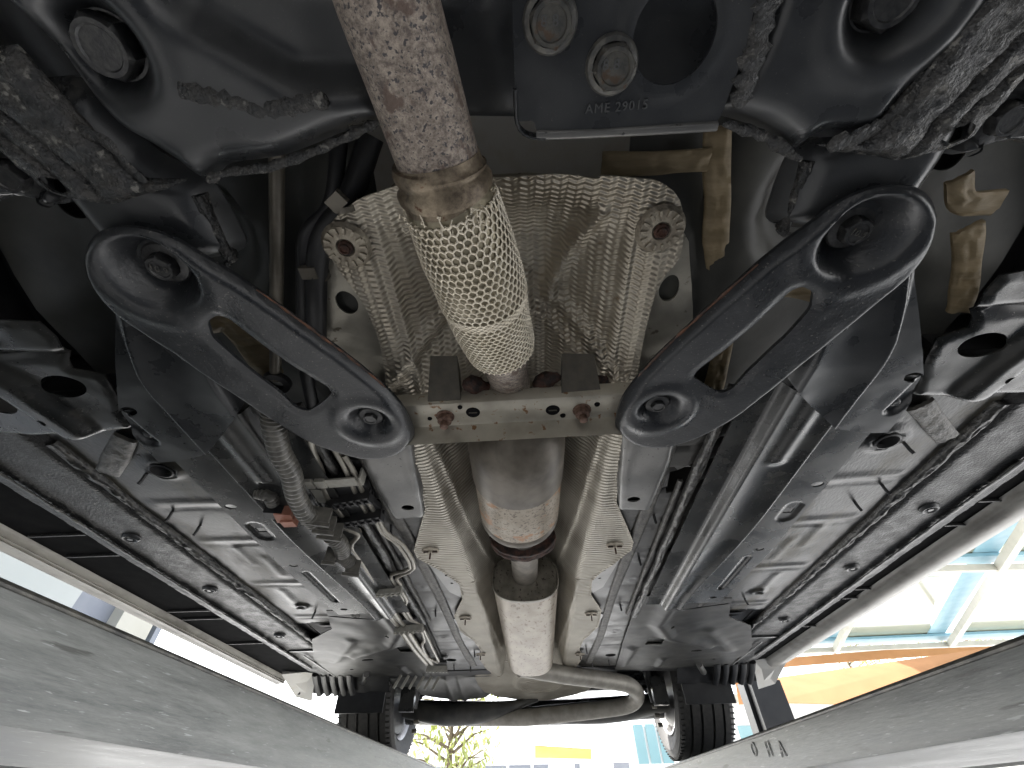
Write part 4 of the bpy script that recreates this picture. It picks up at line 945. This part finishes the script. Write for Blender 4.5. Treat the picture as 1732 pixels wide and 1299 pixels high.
# ---------------- lines, hoses and clips along the left of the tunnel
def line(name, pts, r, mat, label=None, n=12, smooth=6):
    m = MB(); m.tube(catmull(P3(pts), smooth), r, n); return m.build(name, mat, car, label)
line('steel_line', [(468, 240, .45), (468, 430, .435), (467, 560, .43), (466, 640, .425)], .0075, M['tan'], 'single pale steel line left of the black hoses')
line('black_hose', [(575, 230, .48), (560, 345, .455), (520, 395, .44), (514, 450, .435), (514, 560, .43), (520, 640, .425), (540, 730, .415)], .0085, M['dark'])
line('black_hose', [(628, 230, .48), (592, 335, .455), (552, 390, .44), (537, 440, .435), (534, 520, .43), (536, 600, .43)], .0125, M['dark'])
for u, v in ((523, 460), (570, 340)):
    m = MB(); m.box(at(u, v, .425), (.018, .014, .008), Matrix.Rotation(-.6 if v < 400 else 0, 3, 'Z')); m.build('hose_clip', M['tan'], car)
for u, v in ((537, 466), (584, 347)):
    p = at(u, v, .437); m = MB(); m.lathe([(.0132, -.003), (.0142, -.003), (.0142, .003), (.0132, .003)], p, axis='y', n=20); m.build('hose_band', M['tan'], car)
m = MB(); m.lathe([(.010, -.004), (.018, -.003), (.019, .004), (.011, .006)], at(468, 648, .42), n=22); m.build('line_grommet', M['dark'], car)
# corrugated hose
def corr(pts, r, name='corrugated_hose', mat=None, pitch=.0042, label=None):
    P = catmull(P3(pts), 20); out = [P[0]]; acc = 0
    for p in P[1:]:
        if (p-out[-1]).length > pitch/4: out.append(p)
    rr = [r*(1+.12*(1 if (i % 4) in (0, 1) else -1)) for i in range(len(out))]
    m = MB(); m.tube(out, rr, 18); return m.build(name, mat or M['hose'], car, label, sharp=60)
corr([(462, 690, .37), (464, 725, .36), (474, 765, .354), (492, 800, .352), (500, 835, .352), (515, 865, .352), (532, 882, .354)], .0135, label='fat grey corrugated hose beside the rail')
corr([(560, 905, .36), (575, 920, .36), (580, 935, .362)], .0135)
corr([(566, 935, .362), (580, 942, .362), (592, 952, .362)], .0125)
corr([(436, 832, .375), (455, 838, .37), (462, 850, .37)], .010)
for (u, v, w_, l_) in ((540, 873, .040, .016), (552, 888, .032, .02), (562, 898, .038, .014), (597, 960, .030, .018), (560, 940, .022, .022)):
    m = MB(); p = at(u, v, .357); m.box(p, (w_*.9, l_, .026), Matrix.Rotation(.35, 3, 'Z')); m.box(p+Vector((0, -.004, -.016)), (w_*1.1, .005, .006), Matrix.Rotation(.35, 3, 'Z')); m.build('hose_coupling', M['hose'], car, sharp=20)
m = MB(); p = at(484, 868, .368); m.box(p, (.028, .030, .022), Matrix.Rotation(.2, 3, 'Z')); m.box(p+Vector((.004, .012, -.008)), (.022, .018, .014)); m.build('connector_plug', M['pink'], car, 'faded pink plug tucked beside the rail', sharp=20)
m = MB(); p = at(466, 865, .368); m.box(p, (.030, .022, .018), Matrix.Rotation(.2, 3, 'Z')); m.build('connector_socket', M['clip'], car, sharp=20)
line('steel_line', [(523, 735, .40), (528, 765, .398), (540, 795, .395), (556, 840, .392), (580, 870, .392)], .0075, M['cable'])
line('steel_line', [(566, 760, .40), (585, 795, .395), (605, 840, .392), (625, 875, .392)], .0045, M['cable'])
line('steel_line', [(582, 770, .40), (597, 795, .395), (617, 838, .392), (637, 872, .392)], .0045, M['cable'])
line('steel_line', [(550, 880, .392), (590, 893, .392), (606, 902, .392), (594, 922, .392), (612, 950, .392), (636, 990, .392)], .0075, M['cable'], 'thick steel line jogging past the coupling', smooth=4)
line('steel_line', [(583, 960, .392), (600, 968, .392), (618, 985, .392), (628, 996, .392)], .0062, M['cable'])
for dx in (0, 7):
    line('steel_line', [(632+dx, 872, .393), (646+dx, 900, .393), (674+dx*1.2, 922, .393), (694+dx, 960, .393), (662+dx*1.4, 972+dx*.6, .393), (668+dx*1.4, 988, .393)], .0042, M['cable'], smooth=3)
for (a, b, c_, d_) in (((640, 998), (660, 1040), (674, 1058), .0078), ((649, 998), (668, 1038), (683, 1056), .0078)):
    line('steel_line', [(*a, .394), (*b, .394), (*c_, .394)], d_, M['cable'], smooth=4)
for dx in (0, 6):
    line('steel_line', [(672+dx, 998, .394), (682+dx, 1015, .394), (679+dx, 1026, .394), (690+dx, 1046, .394), (706+dx*.5, 1052+dx*.3, .394)], .0048, M['cable'], smooth=3)
for (a, b, d_) in (((680, 1068), (722, 1122), .009), ((690, 1068), (731, 1122), .009)):
    line('steel_line', [(*a, .394), ((a[0]+b[0])/2-1, (a[1]+b[1])/2+2, .394), (*b, .394)], d_, M['cable'], smooth=4)
line('steel_line', [(712, 1064, .394), (718, 1082, .394), (714, 1092, .394), (724, 1112, .394), (740, 1120, .394)], .005, M['cable'], smooth=3)
line('steel_line', [(716, 1064, .394), (732, 1098, .394), (742, 1118, .394)], .005, M['cable'], smooth=3)
# clamp combs holding the lines
for (u0, v0, u1, v1, mt) in ((555, 848, 626, 836, 'clip'), (572, 880, 645, 868, 'clip'), (628, 1000, 678, 996, 'clip_grey'), (668, 1064, 714, 1060, 'clip_grey'), (722, 1130, 756, 1130, 'clip_grey')):
    a = at(u0, v0, .385); b = at(u1, v1, .385); d = b-a; L_ = d.length; an = math.atan2(d.y, d.x); R_ = Matrix.Rotation(an, 3, 'Z'); c_ = (a+b)/2
    m = MB(); m.box(c_, (L_, .006, .018), R_); m.box(c_+R_ @ Vector((0, .009, 0)), (L_, .003, .022), R_)
    for k in range(7):
        m.box(c_+R_ @ Vector((L_*(k/6-.5), .0045, -.006)), (.003, .014, .014), R_)
    cb = m.build('line_clamp', M[mt] if mt == 'clip_grey' else M['clip'], car, sharp=20)
    m = MB(); m.box(c_+R_ @ Vector((0, -.026, .012)), (L_*.96, .045, .010), R_); m.build('clamp_base', M['clip'], cb, sharp=20)
m = MB(); p0, p1 = at(553, 818, .386), at(603, 814, .386); m.box((p0+p1)/2, ((p1-p0).length, .022, .003), Matrix.Rotation(math.atan2((p1-p0).y, (p1-p0).x), 3, 'Z'))
m.box((p0+p1)/2+Vector((.032, 0, .010)), (.003, .022, .02)); m.box(p0+Vector((-.008, -.004, .002)), (.016, .020, .014)); m.box(p0+Vector((-.026, -.004, .002)), (.012, .020, .014)); brk = m.build('line_bracket', M['clip_grey'], car, 'pale bracket strapped over the steel lines', sharp=20)
m = MB(); m.box(at(536, 836, .390), (.036, .040, .008), Matrix.Rotation(.25, 3, 'Z')); m.build('line_saddle', M['clip_grey'], car, sharp=20)
for k in range(6):
    m = MB(); m.box(aty(672+k*13, 1153+k*.5, 2.0+.02*k), (.010, .004, .05), Matrix.Rotation(.5, 3, 'Y')); m.build('rear_clip_tooth', M['clip_grey'], car)
# left tray of dark clutter under the lines
sheet('line_tray', XY([(430, 780), (520, 770), (620, 800), (650, 880), (560, 900), (470, 880)], .41), M['dark'], car, z=.409, res=.01, feats=[rough(30, .012, 3)])

# ================================================================== LIFT
def runway(s, zt, zb, lab):
    root = link('lift_runway', None, None, (.75*s, 1.4, 0), label=lab, cat='lift runway', group='runways of the car lift')
    x0, x1 = .5*s, 1.02*s; ya, yb = -1.2, 3.7
    m = MB(); N = 60
    prof = [(x0+.004*s, zt+.004), (x0, zt-.001), (x0, zb+.006), (x0+.002*s, zb+.001), (x0+.008*s, zb), (x0+.34*s, zb), (x0+.34*s, zb+.004), (x0+.012*s, zb+.006), (x0+.006*s, zb+.012), (x0+.006*s, zt-.004), (x0+.05*s, zt-.002), (x0+.05*s, zt+.004)]
    n = len(prof); vs = [(a, ya+(yb-ya)*i/N, b) for i in range(N+1) for a, b in prof]
    m.add(vs, [(i*n+k, i*n+(k+1) % n, (i+1)*n+(k+1) % n, (i+1)*n+k) for i in range(N) for k in range(n)]); m.build('runway_web', M['ramp'], root)
    m = MB(); m.box(((x0+x1)/2+.02*s, (ya+yb)/2, zt-.001), (.46, yb-ya, .006)); m.build('runway_deck', M['ramp'], root)
    m = MB(); m.box((x1, (ya+yb)/2, (zt+zb)/2), (.006, yb-ya, zt-zb-.01)); m.build('outer_web', M['ramp'], root)
    m = MB(); m.tube([Vector((x0+.002*s, ya, zt+.002)), Vector((x0+.002*s, yb, zt+.002))], .004, 10); m.build('runway_top_edge', M['ramp_edge'], root)
    return root
rwl = runway(-1, .163, .066, 'dull grey galvanised lift runway under the left wheel')
rwr = runway(1, .112, .050, 'brighter galvanised lift runway under the right wheel, scrawled letters at its far end')
for (u, t) in ((1275, 'O'), (1300, 'H'), (1322, 'A')):
    d = ray(u, 1268); q = d*(.4985-CX)/d[0]; 
    cu = bpy.data.curves.new('t', 'FONT'); cu.body = t; cu.size = .045; cu.extrude = .0006; cu.align_x = 'CENTER'; cu.align_y = 'CENTER'
    tt = bpy.data.objects.new('t', cu); COL.objects.link(tt); me = bpy.data.meshes.new_from_object(tt.evaluated_get(bpy.context.evaluated_depsgraph_get())); bpy.data.objects.remove(tt)
    me.materials.clear(); me.materials.append(M['bolt_rust'] if False else M['scrawl']); o = link('scrawled_letter', me, rwr, (.4985, q[1], H0+q[2])); o.scale = (.8, .8, .8); o.rotation_euler = (PI/2, 0, -PI/2)

# ================================================================== SURROUNDINGS
def quad3(name, P, th, mat, parent=None, **k):
    P = [Vector(p) for p in P]; nrm = (P[1]-P[0]).cross(P[2]-P[1]).normalized()*th
    m = MB(); n = len(P); m.add(P+[p+nrm for p in P], [tuple(range(n))[::-1], tuple(range(n, 2*n))]+[(i, (i+1) % n, n+(i+1) % n, n+i) for i in range(n)])
    return m.build(name, mat, parent, sharp=20, **k)
# glazed canopy over the yard on the right
CZ = 3.2
can_ = link('glazed_canopy', None, None, (8, 9, H0+CZ), label='glass canopy with cream beams and pale blue frames above the yard on the right', cat='canopy')
def barz(a, b, w_, h_, mat, nm, par, z=CZ):
    A = at(*a, z); B = at(*b, z); d = (B-A); L_ = d.length; c_ = (A+B)/2
    m = MB(); m.box(c_, (w_, L_, h_), Matrix.Rotation(math.atan2(-d.x, d.y), 3, 'Z')); return m.build(nm, mat, par, sharp=20)
for a, b, w_ in (((1800, 790), (1600, 1102), .13), ((1470, 990), (1412, 1100), .12), ((1990, 960), (1780, 1090), .13)): barz(a, b, w_, .14, M['beam'], 'canopy_beam', can_)
for a, b, w_ in (((1350, 968), (1900, 955), .09), ((1330, 1103), (1900, 1078), .20), ((1500, 850), (1900, 845), .09)): barz(a, b, w_, .12, M['beam'], 'canopy_beam', can_, CZ+.01)
for a, b, w_ in (((1350, 1088), (1900, 1064), .55), ((1500, 950), (1900, 935), .35), ((1745, 800), (1573, 1085), .45), ((1440, 985), (1395, 1085), .6)): barz(a, b, w_, .06, M['cyan'], 'blue_frame', can_, CZ+.2+(.07 if w_ in (.45, .6) else 0))
for P in ([(1440, 980), (1590, 975), (1570, 1080), (1425, 1088)], [(1668, 975), (1850, 970), (1850, 1062), (1622, 1072)], [(1620, 850), (1720, 850), (1660, 940), (1560, 945)], [(1740, 850), (1850, 850), (1850, 930), (1690, 938)], [(1330, 1000), (1425, 990), (1405, 1088), (1300, 1090)]):
    quad3('canopy_pane', [at(u, v, CZ+.25) for u, v in P], .02, M['pane'], can_)
# shade sails
quad3('shade_sail', [at(1270, 1118, 2.6), at(1500, 1100, 2.6), at(1740, 1092, 2.6), at(1600, 1108, 2.45), at(1450, 1118, 2.4), at(1290, 1132, 2.4)], .01, M['orange'], label='upper narrow orange shade sail below the canopy', cat='shade sail', group='orange shade sails')
quad3('shade_sail', [aty(1292, 1150, 9.0), aty(1440, 1130, 9.2), aty(1690, 1094, 9.6), aty(1640, 1120, 9.2), aty(1500, 1185, 8.6), aty(1420, 1192, 8.4), aty(1305, 1189, 8.2)], .01, M['orange'], label='lower broad orange shade sail just above the right runway', cat='shade sail', group='orange shade sails')
quad3('shade_sail', [aty(905, 1262, 11), aty(1000, 1268, 11), aty(1000, 1284, 11.4), aty(905, 1282, 11.4)], .01, M['yellow'], label='small amber shade sail seen between the rear wheels', cat='shade sail', group='orange shade sails')
quad3('shade_sail', [aty(1243, 1150, 10), aty(1262, 1150, 10), aty(1275, 1190, 10), aty(1250, 1192, 10)], .01, M['orange'], label='orange sail sliver between the right tyre and the black posts', cat='shade sail', group='orange shade sails')
# pale buildings
def block(name, u0, u1, v0, v1, y, depth, mat, label, cat='building', z0=-1.5):
    a = aty(u0, v0, y); b = aty(u1, v0, y); top = a.z
    root = link(name, None, None, ((a.x+b.x)/2, y+depth/2, 0), label=label, cat=cat)
    m = MB(); m.box(((a.x+b.x)/2, y+depth/2, (top+z0)/2), (abs(b.x-a.x), depth, top-z0)); m.build('wall', mat, root, sharp=20); return root, a, b, top
r, a, b, t = block('white_building', 1180, 1520, 1190, 1299, 16, 6, M['bwhite'], 'low white building below the orange sails')
for k in range(7):
    x = a.x+(b.x-a.x)*(k+.5)/7; m = MB(); m.box((x, 15.97, t-1.0), ((b.x-a.x)/7*.7, .06, .9)); m.build('window', M['teal'], r, sharp=20)
m = MB(); m.box(((a.x+b.x)/2, 15.9, t+.08), (b.x-a.x+.4, .5, .16)); m.build('roof_edge', M['beam'], r, sharp=20)
r, a, b, t = block('distant_white_hall', 700, 1060, 1252, 1299, 24, 8, M['bwhite'], 'distant white hall behind the rear axle')
m = MB(); m.box(((a.x+b.x)/2, 23.8, t), (b.x-a.x+.6, .6, .3)); m.build('roof_edge', M['bwhite'], r, sharp=20)
for k in range(9):
    x = a.x+(b.x-a.x)*(k+.5)/9; m = MB(); m.box((x, 23.97, t-1.4), (.9, .06, 1.0)); m.build('window', M['bgrey'], r, sharp=20)
for (u, w_, y, lab) in ((1012, .35, 13, 'thick round white column right of the amber sail'), (950, .32, 14, 'slimmer white column crossing the amber sail')):
    p = aty(u, 1299, y); top = 3.2
    m = MB(); m.lathe([(w_*1.2, -1.5), (w_*1.2, -1.3), (w_, -1.25), (w_*.96, top), (w_*1.25, top+.1), (w_*1.25, top+.25)], (p.x, y, 0), n=28, cap=True); m.build('white_column', M['bwhite'], None, label=lab, cat='column')
r, a, b, t = block('teal_glass_wall', 1068, 1128, 1228, 1299, 12, .3, M['bwhite'], 'teal glazed wall left of the right tyre', 'glass wall')
for k in range(3):
    for j in range(3):
        x = a.x+(b.x-a.x)*(k+.5)/3; m = MB(); m.box((x, 11.98, t-.3-.8*j), ((b.x-a.x)/3*.8, .05, .65)); m.build('pane', M['teal'], r, sharp=20)
# left: cream facade parallel to the car
lx = -5.2
def ptx(u, v, x): d = ray(u, v); q = d*(x-CX)/d[0]; return Vector((x, q[1], q[2]))
ybs = [ptx(u, v, lx).y for u, v in ((-250, 850), (150, 985), (210, 1035), (250, 1055), (300, 1075))]
cf = link('cream_building', None, None, (lx-3, 3, 0), label='cream and grey faced building seen between the left sill and runway', cat='building')
def seg(y0, y1, mat, nm, off=0, top=4.6):
    m = MB(); m.box((lx-3+off, (y0+y1)/2, (top-1.5)/2), (6, y1-y0, top+1.5)); return m.build(nm, mat, cf, sharp=20)
seg(-4, ybs[1], M['bpale'], 'wall'); seg(ybs[1], ybs[2], M['bgrey'], 'grey_panel', -.15); seg(ybs[2], ybs[3]+.1, M['bcream'], 'wall')
seg(ybs[3]+.1, ybs[4], M['bwhite'], 'corner_wall', -.3)
for k, yy_ in enumerate((ybs[3]+.16, ybs[3]+.30, ybs[4]-.18)):
    m = MB(); m.box((lx-.22, yy_, 1.5), (.10, .07, 6)); m.build('blue_trim', M['cyan'], cf, sharp=20)
m = MB(); m.box((lx-.1, ybs[4]-.36, 1.5), (.12, .10, 6)); m.build('drain_pipe', M['bgrey'], cf, sharp=20)
# black lift posts on the right
for (u, w_, lab, y) in ((1305, .18, 'broad black lift post beyond the right tyre', 3.35), (1276, .07, 'thin black post beside the broad one', 3.42)):
    p = aty(u, 1200, y); m = MB(); m.box((p.x, y, (p.z-1.5)/2+.07), (w_, .12, p.z+1.5+.14)); m.box((p.x-w_*.5, y-.04, (p.z-1.5)/2+.07), (.02, .06, p.z+1.5+.14))
    m.build('lift_post', M['post'], None, label=lab, cat='post', group='black posts by the right wheel', sharp=20)
# trees
def tree(u, v, y, h, r, nl, label, seed):
    rg = random.Random(seed); p = aty(u, v, y); root = link('young_tree', None, None, (p.x, y, 0), label=label, cat='tree')
    m = MB(); base = Vector((p.x, y, -1.5)); topz = p.z+h
    m.tube(catmull([base, base+Vector((.1, 0, (topz+1.5)*.4)), Vector((p.x-.05, y, p.z)), Vector((p.x, y, topz))], 4), [.11, .105, .10, .09, .085, .08, .07, .06, .05, .04, .03, .02, .012], 8)
    tips = []
    for k in range(26):
        z = p.z-h*.5+rg.random()*h*1.4; a = rg.uniform(0, 6.28); q = Vector((p.x, y, z)); e = q+Vector((math.cos(a)*r*rg.uniform(.5, 1), math.sin(a)*r*rg.uniform(.5, 1), rg.uniform(.1, .6)))
        m.tube([q, (q+e)/2+Vector((0, 0, .08)), e], [.025, .015, .006], 5); tips += [q.lerp(e, t) for t in (.4, .6, .8, 1)]
    m.build('trunk', M['bark'], root)
    m = MB()
    for k in range(nl):
        c_ = rg.choice(tips)+Vector((rg.gauss(0, .16), rg.gauss(0, .16), rg.gauss(0, .16))); R_ = Matrix.Rotation(rg.uniform(0, 6.28), 3, 'Z') @ Matrix.Rotation(rg.uniform(-1.2, 1.2), 3, 'X'); l = rg.uniform(.05, .1)
        vs = [c_+R_ @ Vector(q) for q in ((-l*.3, 0, 0), (0, -l, 0), (l*.3, 0, 0), (0, l, .01))]; m.add(vs, [(0, 1, 2, 3)])
    m.build('crown', M['leaf'], root, smooth=False, fixn=False)
tree(765, 1285, 9.5, .9, 1.15, 1300, 'light green young tree seen left of the exhaust between the wheels', 1)
tree(1440, 1128, 24, .8, 3.0, 2600, 'tree showing in the gap between the two orange sails', 2)
tree(1640, 1112, 24, .7, 2.8, 2600, 'tree at the right end of the gap between the sails', 3)
